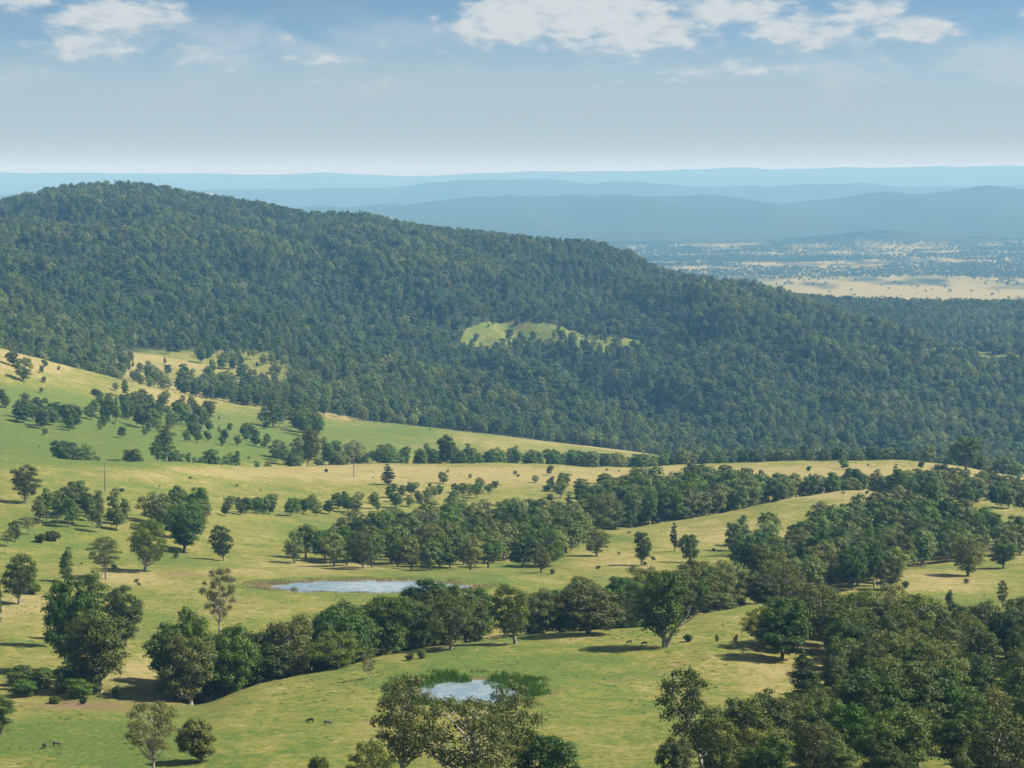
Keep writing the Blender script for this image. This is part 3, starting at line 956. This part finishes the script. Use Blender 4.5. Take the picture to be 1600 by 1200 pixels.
belt([(250, 845), (310, 838), (320, 810), (270, 800), (230, 815)], 9, (8, 12), ['gum', 'dense'], 'tree around the dark spreading tree behind the straw flat', 'trees behind the straw flat', 12)
belt([(345, 808), (420, 806), (430, 792), (355, 795)], 8, (5, 7.5), ['dense', 'bush'], 'tree in the little clump on the green ridge face', 'trees of the little ridge face clump', 13)
belt([(860, 800), (920, 800), (910, 770), (870, 760)], 11, (6, 9), ['dense', 'gum', 'cone'], 'tree on the spur above the paired paddock gums', 'trees of the spur', 14)
belt([(28, 1090), (140, 1092), (160, 1080), (120, 1060), (20, 1058)], 3.4, (1.8, 4.6), ['dense', 'gum', 'dense', 'bush'], 'bush along the dry creek under the big gum', 'bushes of the dry creek', 15, wr=(1.1, 1.9))
belt([(1140, 890), (1200, 890), (1230, 850), (1190, 830), (1150, 850)], 13, (7, 11), ['gum', 'dense', 'tall'], 'tree joining the grove to the middle paddock', 'trees joining grove and paddock', 16)
belt([(0, 855), (60, 850), (60, 830), (0, 830)], 12, (5, 8), ['sparse', 'gum'], 'tree on the terrace above the bushy grey gum', 'trees of the grey terrace', 17)
# behind the ridge: creek line and hillside belts
belt([(90, None, 1010), (240, None, 1035), (420, None, 1130), (420, None, 1160), (240, None, 1075), (90, None, 1045)], 11, (4, 13), ['dense', 'gum', 'tall', 'bush'],
     'tree in the creek line behind the grassy ridge', 'trees of the creek line behind the ridge', 20)
belt([(430, None, 1160), (560, None, 1220), (700, None, 1270), (900, None, 1310), (900, None, 1390), (700, None, 1350), (560, None, 1300), (430, None, 1240)], 11, (6, 14), MIX1,
     'tree in the creek belt behind the dry ridge', 'trees of the creek belt behind the dry ridge', 21)
belt([(900, None, 1320), (1200, None, 1345), (1600, None, 1300), (1600, None, 1400), (1200, None, 1450), (900, None, 1420)], 11, (9, 13), MIX1,
     'tree in the low wood behind the dry ridge', 'trees of the low wood behind the dry ridge', 22)
belt([(40, 668), (130, 676), (120, 655), (60, 645), (30, 650)], 9, (7, 11), ['dense'], 'tree clumped on the lush hillside', 'trees clumped on the lush hillside', 23)
belt([(130, 655), (230, 670), (320, 668), (330, 650), (250, 635), (170, 635)], 11, (7, 13), ['dense', 'gum', 'tall'], 'tree in the hillside fold above the lush pasture', 'trees of the hillside fold', 24)
belt([(280, 690), (400, 700), (400, 680), (300, 670)], 14, (4, 7), ['bush', 'dense'], 'scrub bush along the hillside drain', 'bushes of the hillside drain', 25)
belt([(320, 622), (430, 640), (440, 615), (360, 600), (310, 605)], 12, (9, 14), ['gum', 'dense'], 'gum at the foot of the wooded hill over dry grass', 'trees at the foot of the wooded hill', 26)
belt([(420, 668), (500, 690), (500, 660), (430, 640)], 13, (11, 16), ['gum', 'tall', 'dense'], 'gum where the hill forest meets the green paddock', 'trees where forest meets paddock', 27)
belt([(60, 690), (420, 705), (420, 650), (260, 640), (60, 630)], 26, (3, 8), ['dense', 'gum', 'cone'], 'tree dotted over the lush hillside pasture', 'trees dotted over the lush hillside', 29)
belt([(10, 610), (280, 635), (200, 605), (40, 565)], 34, (3, 6.5), ['dense', 'gum'], 'tree dotted over the straw hillside', 'trees dotted over the straw hillside', 30)
belt([(1380, 790), (1600, 790), (1600, 752), (1420, 732), (1250, 732), (1250, 745)], 22, (3, 7), ['dense', 'gum', 'cone'], 'tree dotted over the dry ridge face', 'trees dotted over the dry ridge face', 31)
belt([(620, 770), (930, 790), (1000, 745), (760, 738)], 22, (2.5, 6), ['dense', 'gum', 'cone'], 'tree dotted over the middle of the dry ridge', 'trees dotted over the middle ridge', 32)
belt([(0, 640), (60, 648), (60, 632), (0, 622)], 14, (5, 8), ['dense', 'gum'], 'tree on the hillside terrace', 'trees of the hillside terrace', 28)

# ------------------------------------------------------------------ build the trees
for t in TREES:
    t['z'] = ground(t['x'], t['y'])
    t['px'], t['py'] = project(t['x'], t['y'], t['z'])
    t['pt'] = project(t['x'], t['y'], t['z'] + t['h'])[1]
    t['size'] = t['h'] * FPX / t['y']
TREES = [t for t in TREES if -45 < t['px'] < 1645 and t['pt'] < 1212]
TREES.sort(key=lambda t: (not t['keep'], -t['size']))
IND, REST = TREES[:300], TREES[300:]
pick = random.Random(5)
for t in IND:
    tm, cm = pick.choice(PROTO[t['kind']])
    s = t['h'] / 14.0
    e = empty(t['name'], (t['x'], t['y'], t['z'] - .1), pick.uniform(0, 6.283), (s * t['w'] * pick.uniform(.86, 1.14), s * t['w'] * pick.uniform(.86, 1.14), s))
    e.rotation_euler = (R(pick.gauss(0, 3.2)), R(pick.gauss(0, 3.2)), e.rotation_euler[2])
    tag(e, t['label'], t['cat'], t['group'])
    link('trunk', tm, e)
    link('crown', cm, e)
    if 'forked leaning' in t['label']:
        e.rotation_euler = (0, 0, 0)
        v, f = tube([(.2, 0, -.8), (.7, 0, 1.2), (2.2, .2, 3.4), (4.0, .1, 5.4), (4.6, 0, 7.2)], [.42, .36, .28, .18, .06], 7)
        v2, f2 = tube([(2.2, .2, 3.4), (4.4, .5, 4.6), (5.6, .3, 5.6)], [.2, .13, .05], 6)
        link('leaning_trunk', mesh_np('leaning_trunk', *join([(v, f), (v2, f2)]), [M_BARK], smooth_shade=True), e)
SK = {'gum': [0, 3, 7], 'dense': [1, 4], 'tall': [2], 'cone': [5], 'sparse': [6], 'bush': [1, 4], 'fresh': [1]}
if REST:
    scatter_object('valley_trees', [(t['x'], t['y'], t['z'] - .1) for t in REST], [(t['h'] / 14 * t['w'],) * 2 + (t['h'] / 14,) for t in REST],
                   [(0, 0, pick.uniform(0, 6.283)) for t in REST], [pick.choice(SK[t['kind']]) for t in REST], STAND, 'scattered trees of the valley, small with distance')

# the wooded hill -----------------------------------------------------------------
def jitter_grid(umin, umax, dmin, dmax, sp, seed):
    r = np.random.default_rng(seed)
    ys = np.arange(dmin, dmax, sp)
    X, Y = [], []
    for y in ys:
        xs = np.arange(umin * y, umax * y, sp)
        X.append(xs + r.uniform(-.48, .48, len(xs)) * sp)
        Y.append(y + r.uniform(-.48, .48, len(xs)) * sp)
    return np.concatenate(X), np.concatenate(Y), r


X, Y, r = jitter_grid(-.245, .245, 1640, 4000, 8.4, 77)
u = X / Y
Zr = zrel(X, Y)
px, py = project(X, Y, Zr + CAM_Z)
front = Y - Ld('gully4', u)
keep = (front > 35) & (Y < Ld('hill_crest', u) + 130)
for c in CLEARINGS:
    keep &= ~(inpoly(c, px + 14 * fbm(X / 30, Y / 60, 62), py + 7 * fbm(X / 30, Y / 60, 63)) & (Y > 2200) & (Y < 3200) & (r.random(len(X)) > .08))
# open grassy woodland at the left foot of the hill
opn = np.exp(-(np.abs(px - 310) / 150)**4 - (np.abs(py - 585) / 42)**4) * (.78 + .35 * fbm(X / 25, Y / 60, 75)) + np.exp(-((px - 240) / 40)**2 - ((py - 555) / 16)**2) * .5
dn = fbm(X / 60, Y / 90, 71)
keep &= (r.random(len(X)) > opn * 1.05)
keep &= (r.random(len(X)) > .10 + .25 * (dn > .32) + .5 * smooth(.36, .5, fbm(X / 35, Y / 70, 72)) * (px > 1150) * (py > 640))
X, Y, Zr, px, py = X[keep], Y[keep], Zr[keep], px[keep], py[keep]
n = len(X)
hh = np.clip(r.lognormal(2.36, .27, n), 5, 15.5) * (1 + .2 * fbm(X / 120, Y / 120, 73))
spn = np.abs(fbm((X + 0.35 * Y) / 210, (Y - 0.2 * X) / 620, 3, 4)) + .12 * fbm(X / 50, Y / 80, 74)
crest_like = r.random(n) < np.clip(1.15 - spn * 4.2, .12, .95)
kid = np.where(crest_like, r.choice([0, 3, 7, 6], n, p=[.32, .32, .28, .08]), r.choice([1, 4, 2, 5], n, p=[.36, .34, .22, .08]))
wd = hh / 14 * r.uniform(.66, 1.05, n)
scatter_object('hill_forest', np.stack([X, Y, Zr + CAM_Z - .3], -1), np.stack([wd, wd, hh / 14], -1), np.stack([0 * X, 0 * X, r.uniform(0, 6.28, n)], -1), kid, STAND,
               'dense blue green eucalypt forest covering the long hill')

# far plain: speckled woodland ------------------------------------------------------
SPECK = bpy.data.collections.new('speck_shapes')
for i in range(4):
    rr_ = np.random.default_rng(300 + i)
    C = rr_.normal(size=(5, 3)) * np.array([2.6, 2.6, 1.2]) + np.array([0, 0, 6])
    cv, cf = leaves(rr_, C, rr_.uniform(2.4, 3.6, 5), 5, 2.2)
    tv, tf = tube([(0, 0, -1), (0, 0, 6)], [.5, .2], 4)
    V, F = join([(tv, tf), (cv, cf)])
    o = bpy.data.objects.new('speck_%02d' % i, mesh_np('speck', V, F, [M_BARK, M_DENSE], np.r_[np.zeros(len(tf)), np.ones(len(cf))]))
    SPECK.objects.link(o)
r = np.random.default_rng(81)
n = 60000
Y = np.sqrt(r.uniform(5000**2, 10300**2, n))
X = r.uniform(.02, .25, n) * Y
dn = fbm(X / 480, Y / 420, 43, 3) * .9 + fbm(X / 130, Y / 150, 82) * .5
Zr = zrel(X, Y)
px, py = project(X, Y, Zr + CAM_Z)
fieldm = np.exp(-((px - 1430) / 170)**2 - ((py - 452) / 12)**2) * 1.2 + np.exp(-((px - 1420) / 80)**2 - ((py - 440) / 6)**2)
keep = r.random(n) < np.clip(.20 + dn * .95 - fieldm + .5 * np.exp(-((py - 431) / 5)**2) + .6 * np.exp(-((py - 404) / 3.5)**2) * (px < 1300), 0.006, 1)
X, Y, Zr = X[keep], Y[keep], Zr[keep]
n = len(X)
ss = r.uniform(.5, 1.0, n)
scatter_object('plain_woodland', np.stack([X, Y, Zr + CAM_Z], -1), np.stack([ss, ss, ss], -1), np.stack([0 * X, 0 * X, r.uniform(0, 6.28, n)], -1), r.integers(0, 4, n), SPECK,
               'speckled dark trees across the pale far plain')

# ------------------------------------------------------------------ shrubs (small single bushes on the pasture)
SHRUB = [(1075, 1003, 15, 'dark shrub on the knoll beyond the forked gum'), (1150, 1003, 15, 'dark shrub on the knoll towards the forest corner'),
         (1120, 1003, 14, 'pale thin shrub between the two dark knoll shrubs'), (182, 1092, 26, 'small upright dark shrub beside the big creek gum'),
         (46, 928, 22, 'brownish shrub below the bushy grey gum'), (1415, 918, 13, 'single dark shrub in the bright paddock near the grove'),
         (276, 872, 16, 'small shrub beside the solitary round headed gum'), (863, 897, 10, 'shrub beside the low paddock corner gum'),
         (63, 848, 18, 'stumpy shrub on the grassy terrace'), (80, 845, 18, 'dark shrub beside the stumpy terrace shrub'),
         (148, 617, 12, 'dark shrub on the straw upper hillside'), (92, 578, 9, 'little shrub high on the straw hillside'), (1510, 912, 10, 'low shrub at the edge of the bright paddock'),
         (855, 768, 14, 'low shrub on the dry ridge face'), (945, 755, 18, 'greyish shrub on the dry ridge crest'), (1405, 745, 16, 'shrub on the dry ridge right of the thin row'),
         (1455, 742, 13, 'shrub near the spreading crest gum'), (1545, 752, 18, 'shrub on the dry ridge past the crest gum'), (522, 725, 10, 'shrub on the ridge crest by the second pole'),
         (190, 768, 6, 'tiny shrub beside the first pole'), (1590, 752, 10, 'shrub at the end of the dry ridge'), (700, 738, 7, 'tuft shrub on the dry ridge'), (510, 738, 7, 'lone tuft on the ridge near the second pole'),
         (130, 1100, 12, 'low scrub tuft on the bare creek bank'), (85, 1100, 14, 'dark scrub on the bare creek bank'), (240, 1172, 14, 'weedy shrub at the foot of the twiggy tree'),
         (1180, 968, 22, 'reddish low shrub on the knoll rim near the forest corner'), (660, 1030, 18, 'brown bracken mound on the bare bank by the gully belt'), (640, 1032, 14, 'small brown bracken mound beside the larger one')]
kk = 0
for (px, py, hpx, lab) in SHRUB:
    x, y = hit(px, py)
    h = hpx * y / FPX
    tm, cm = [PROTO['dense'][0], PROTO['cone'][1], PROTO['gum'][2], PROTO['dense'][3], PROTO['bush'][1]][kk % 5]
    kk += 1
    s = h / 13.5
    sw = s * (.7 if 'upright' in lab or 'thin' in lab else 1.25)
    e = empty('shrub', (x, y, ground(x, y) - .16 * h), kk * 1.3, (sw, sw, s))
    tag(e, lab, 'shrub', 'shrubs dotted over the pasture')
    link('stem', tm, e)
    link('foliage', cm, e)

# ------------------------------------------------------------------ timber power poles
M_WOOD, N = mat('weathered_timber')
pos = N.n('ShaderNodeTexCoord').outputs['Object']
N.n('ShaderNodeOutputMaterial', ins={0: N.n('ShaderNodeBsdfPrincipled', ins={'Base Color': N.mix(N.noise(pos, 3, 4), (.10, .08, .06), (.2, .165, .13)), 'Roughness': .9})})
M_CER, N = mat('insulator_ceramic')
N.n('ShaderNodeOutputMaterial', ins={0: N.n('ShaderNodeBsdfPrincipled', ins={'Base Color': N.mix(N.noise(N.n('ShaderNodeTexCoord').outputs['Object'], 9), (.2, .12, .08), (.3, .2, .15)), 'Roughness': .25})})
pv, pf = tube([(0, 0, -1.2), (0, 0, 5), (0.03, 0, 11.2), (0.03, 0, 11.25)], [.24, .20, .15, .02], 10)
POLE = mesh_np('pole', pv, pf, [M_WOOD], smooth_shade=True)
bm = bmesh.new()
bmesh.ops.create_cube(bm, size=1)
bmesh.ops.scale(bm, vec=(2.3, .12, .14), verts=bm.verts)
bmesh.ops.bevel(bm, geom=bm.edges[:], offset=.015, segments=1, affect='EDGES')
ARM = bpy.data.meshes.new('crossarm')
bm.to_mesh(ARM)
bm.free()
ARM.materials.append(M_WOOD)
iv, if_ = tube([(0, 0, 0), (0, 0, .08), (0, 0, .1), (0, 0, .2), (0, 0, .22)], [.03, .03, .08, .07, .01], 8)
INS = mesh_np('insulator', iv, if_, [M_CER], smooth_shade=True)
for (px, py, top, lab) in ((164, 767, 722, 'timber power pole on the grassy face of the near ridge'), (553, 745, 717, 'timber power pole on the dry crest of the ridge')):
    x, y = hit(px, py)
    z = ground(x, y)
    e = empty('power_pole', (x, y, z), R(35))
    tag(e, lab, 'power pole', 'power poles on the ridge')
    link('pole', POLE, e)
    a = link('crossarm', ARM, e)
    a.location = (0.03, -.22, 10.6)
    for q in (-1.0, -.4, .4, 1.0):
        i_ = link('insulator', INS, a)
        i_.location = (q, 0, .06)

# ------------------------------------------------------------------ cattle
M_COW, N = mat('black_hide')
N.n('ShaderNodeOutputMaterial', ins={0: N.n('ShaderNodeBsdfPrincipled', ins={'Base Color': N.mix(N.noise(N.n('ShaderNodeTexCoord').outputs['Object'], 2.5, 3), (.012, .010, .009), (.035, .027, .02)), 'Roughness': .6})})


def make_cow(name, graze):
    V = [(-.75, 0, 1.12), (-.35, 0, 1.05), (.2, 0, 1.02), (.62, 0, 1.08)]
    rad = [.30, .37, .38, .33]
    E = [(0, 1), (1, 2), (2, 3)]

    def chain(root, pts, rs):
        k = root
        for p, q in zip(pts, rs):
            V.append(p)
            rad.append(q)
            E.append((k, len(V) - 1))
            k = len(V) - 1
        return k
    if graze:
        hk = chain(3, [(.95, 0, .92), (1.16, 0, .55), (1.27, 0, .30), (1.36, 0, .10)], [.2, .15, .13, .08])
        ear = (1.13, .30)
    else:
        hk = chain(3, [(.95, 0, 1.3), (1.18, 0, 1.50), (1.38, 0, 1.42), (1.58, 0, 1.28)], [.2, .16, .13, .08])
        ear = (1.15, 1.56)
    for s in (-1, 1):
        chain(3, [(.62, .20 * s, .72), (.66, .2 * s, .42), (.63, .2 * s, .08), (.67, .2 * s, .0)], [.13, .08, .06, .065])
        chain(0, [(-.70, .22 * s, .80), (-.62, .22 * s, .60), (-.82, .22 * s, .40), (-.78, .22 * s, .06), (-.74, .22 * s, 0)], [.19, .13, .075, .055, .062])
        chain(hk - 2, [(ear[0], .2 * s, ear[1] + (0 if not graze else .22))], [.045])
    chain(0, [(-1.03, 0, 1.2), (-1.10, 0, .85), (-1.1, 0, .5)], [.05, .03, .045])
    me = bpy.data.meshes.new(name)
    me.from_pydata(V, E, [])
    o = bpy.data.objects.new(name, me)
    COL.objects.link(o)
    md = o.modifiers.new('skin', 'SKIN')
    md.use_smooth_shade = True
    for i, q in enumerate(rad):
        me.skin_vertices[0].data[i].radius = (q, q)
    me.skin_vertices[0].data[1].use_root = True
    sb = o.modifiers.new('sub', 'SUBSURF')
    sb.levels = sb.render_levels = 1
    dg = bpy.context.evaluated_depsgraph_get()
    out = bpy.data.meshes.new_from_object(o.evaluated_get(dg))
    bpy.data.objects.remove(o)
    out.materials.clear()
    out.materials.append(M_COW)
    return out


COWS = [make_cow('cow_graze', True), make_cow('cow_stand', False)]
for (px, py, k, rz, lab) in ((485, 1130, 0, 2.9, 'black cow grazing on the foreground slope, left one of a pair'), (512, 1134, 0, .3, 'black cow grazing on the foreground slope, right one of a pair'),
                             (70, 1170, 1, 1.4, 'black cow standing end on in the lush creek meadow'), (88, 1167, 0, .5, 'black cow grazing side on in the lush creek meadow'),
                             (983, 1007, 0, 3.2, 'black cow grazing on the knoll, farther from the forked gum'), (1007, 1009, 0, 3.0, 'black cow grazing on the knoll, closer to the forked gum')):
    x, y = hit(px, py)
    c = link('cow', COWS[k])
    c.location = (x, y, ground(x, y) - .02)
    c.rotation_euler = (0, 0, rz)
    c.scale = (.55, .55, .55)
    tag(c, lab, 'cow', 'black cattle on the pasture')

# ------------------------------------------------------------------ reeds round the ponds
M_REED = leaf_material('reed_leaf', (.05, .09, .018), (.12, .17, .038), .35)
M_SEDGE = leaf_material('sedge_leaf', (.13, .125, .045), (.25, .215, .09), .4)


def blades(r, P, hgt, wid):
    n = len(P)
    an = r.uniform(0, 6.283, n)
    lean = r.normal(size=(n, 2)) * .22
    h = hgt * r.uniform(.6, 1.2, n)
    dxy = np.stack([np.cos(an), np.sin(an)], -1) * (wid / 2)
    top = np.concatenate([P[:, :2] + lean * h[:, None], (P[:, 2] + h)[:, None]], 1)
    b0 = np.concatenate([P[:, :2] - dxy, P[:, 2:3] - .1], 1)
    b1 = np.concatenate([P[:, :2] + dxy, P[:, 2:3] - .1], 1)
    mid = (top * .55 + (b0 + b1) * .225)
    m0, m1 = mid.copy(), mid.copy()
    m0[:, :2] -= dxy * .8
    m1[:, :2] += dxy * .8
    V = np.stack([b0, b1, m1, m0, top], 1).reshape(-1, 3)
    o = np.arange(n)[:, None] * 5
    F = np.vstack([o + np.array([[0, 1, 2]]), o + np.array([[0, 2, 3]]), o + np.array([[3, 2, 4]])])
    return V, F


def reed_bed(pond, n, cond, hgt, m, label, seed):
    r = np.random.default_rng(seed)
    x = pond['c'][0] + r.uniform(-1.9, 1.9, n * 6) * pond['a']
    y = pond['c'][1] + r.uniform(-1.9, 1.9, n * 6) * pond['b']
    e = pond_e(pond, x, y)
    k = (r.random(len(x)) > smooth(1.1, 1.6, e)) & cond(x - pond['c'][0], y - pond['c'][1], e, r)
    x, y = x[k][:n], y[k][:n]
    z = np.maximum(zrel(x, y), pond['lev'] - .2) + CAM_Z
    hgt = hgt * np.clip(1.15 - np.abs(pond_e(pond, x, y) - 1.05) * 1.6, .25, 1.1) * (1 + .7 * fbm(x / 2.2, y / 2.2, 97))
    V, F = blades(r, np.stack([x, y, z], -1), hgt, .12)
    o = link('reeds', mesh_np('reeds', V, F, [m]))
    o['kind'] = 'stuff'
    o['label'] = label


reed_bed(PONDS[1], 9000, lambda x, y, e, r: (e > .70) & (e < 1.6) & ((y > 3.0) | (e > 1.0)) & (fbm(x / 3, y / 3, 91) > -.15 + .2 * (y < 0)), 1.1, M_REED, 'bright green reeds crowding the far edge of the small dam', 1)
reed_bed(PONDS[0], 7000, lambda x, y, e, r: ((e > .95) & (e < 1.35) & (fbm(x / 4, y / 3, 92) > -.05)) | ((e < 1) & (fbm(x / 5, y / 2.5, 93) > .10)), .5, M_SEDGE, 'olive sedge fringing and splitting the wide shallow pond', 2)

# ------------------------------------------------------------------ tussocks in the near meadow
TUS = bpy.data.collections.new('tussock_shapes')
for i in range(4):
    r = np.random.default_rng(60 + i)
    P = np.concatenate([r.normal(size=(26, 2)) * .22, np.zeros((26, 1))], 1)
    V, F = blades(r, P, .26, .07)
    TUS.objects.link(bpy.data.objects.new('tussock_%02d' % i, mesh_np('tussock', V, F, [M_SEDGE if i < 3 else M_REED])))
X, Y, r = jitter_grid(-.24, .24, 285, 620, 1.5, 88)
dn = fbm(X / 9, Y / 12, 95)
keep = r.random(len(X)) < np.clip(.05 + dn * .5, 0.0, .4)
for p in PONDS:
    keep &= pond_e(p, X, Y) > 1.05
X, Y = X[keep], Y[keep]
n = len(X)
ss = r.uniform(.5, 1.15, n)
scatter_object('grass_tussocks', np.stack([X, Y, zrel(X, Y) + CAM_Z], -1), np.stack([ss, ss, ss * r.uniform(.6, 1, n)], -1), np.stack([0 * X, 0 * X, r.uniform(0, 6.28, n)], -1), r.integers(0, 4, n), TUS,
               'tussocky dry grass on the near meadow')

# ------------------------------------------------------------------ low scrub over the pastures
X, Y, r = jitter_grid(-.24, .24, 330, 1720, 7.0, 89)
dn = fbm(X / 55, Y / 80, 101)
Zr = zrel(X, Y)
px, py = project(X, Y, Zr + CAM_Z)
pr = np.clip(-.01 + dn * .22, 0, .2) * (1 - .7 * ((Y < 600) & (px > 300)))
pr += .12 * np.exp(-((px - 1450) / 160)**2 - ((py - 760) / 25)**2) + .12 * np.exp(-((px - 800) / 160)**2 - ((py - 765) / 20)**2) + .1 * np.exp(-((px - 90) / 120)**2 - ((py - 1110) / 40)**2)
keep = (r.random(len(X)) < pr * .6) & (np.abs(X / Y) < .235)
for p in PONDS:
    keep &= pond_e(p, X, Y) > 1.15
X, Y, Zr = X[keep], Y[keep], Zr[keep]
n = len(X)
ss = r.uniform(.04, .13, n)
scatter_object('low_scrub', np.stack([X, Y, Zr + CAM_Z - ss * 2.6], -1), np.stack([ss * 1.4, ss * 1.4, ss], -1), np.stack([0 * X, 0 * X, r.uniform(0, 6.28, n)], -1), r.choice([0, 1, 4, 6], n), STAND,
               'low scrub and bracken tufts over the pastures')

# ------------------------------------------------------------------ haze
bm = bmesh.new()
bmesh.ops.create_cube(bm, size=1)
x0, x1, y0, y1 = -17000.0, 17000.0, -300.0, 48000.0
z0, z1 = float(ZG.min()) + CAM_Z - 1.5, max(float(ZG.max()) + CAM_Z, CAM_Z) + 6
bmesh.ops.scale(bm, vec=(x1 - x0, y1 - y0, z1 - z0), verts=bm.verts)
bmesh.ops.translate(bm, vec=((x0 + x1) / 2, (y0 + y1) / 2, (z0 + z1) / 2), verts=bm.verts)
hme = bpy.data.meshes.new('haze')
bm.to_mesh(hme)
bm.free()
hm, N = mat('haze_air')
pvn = N.n('ShaderNodeVolumePrincipled')
pvn.inputs['Color'].default_value = (*HAZE_COLOR, 1)
pvn.inputs['Density'].default_value = HAZE_DENSITY
pvn.inputs['Absorption Color'].default_value = (0.80, 0.50, 0.01, 1)
pvn.inputs['Anisotropy'].default_value = 0.0
out = N.n('ShaderNodeOutputMaterial')
N.t.links.new(pvn.outputs[0], out.inputs['Volume'])
hme.materials.append(hm)
haze = link('haze', hme)
haze['kind'] = 'stuff'
haze['label'] = 'pale blue distance haze over the whole valley'
# the layout above is in units of 1.5 m: bring everything to metres
S = 1.5
for o in list(sc.objects):
    if o.parent is None and o.type != 'LIGHT':
        o.location = o.location * S
        if o.type != 'CAMERA':
            o.scale = o.scale * S
print('trees', len(TREES), 'ind', len(IND), 'rest', len(REST))
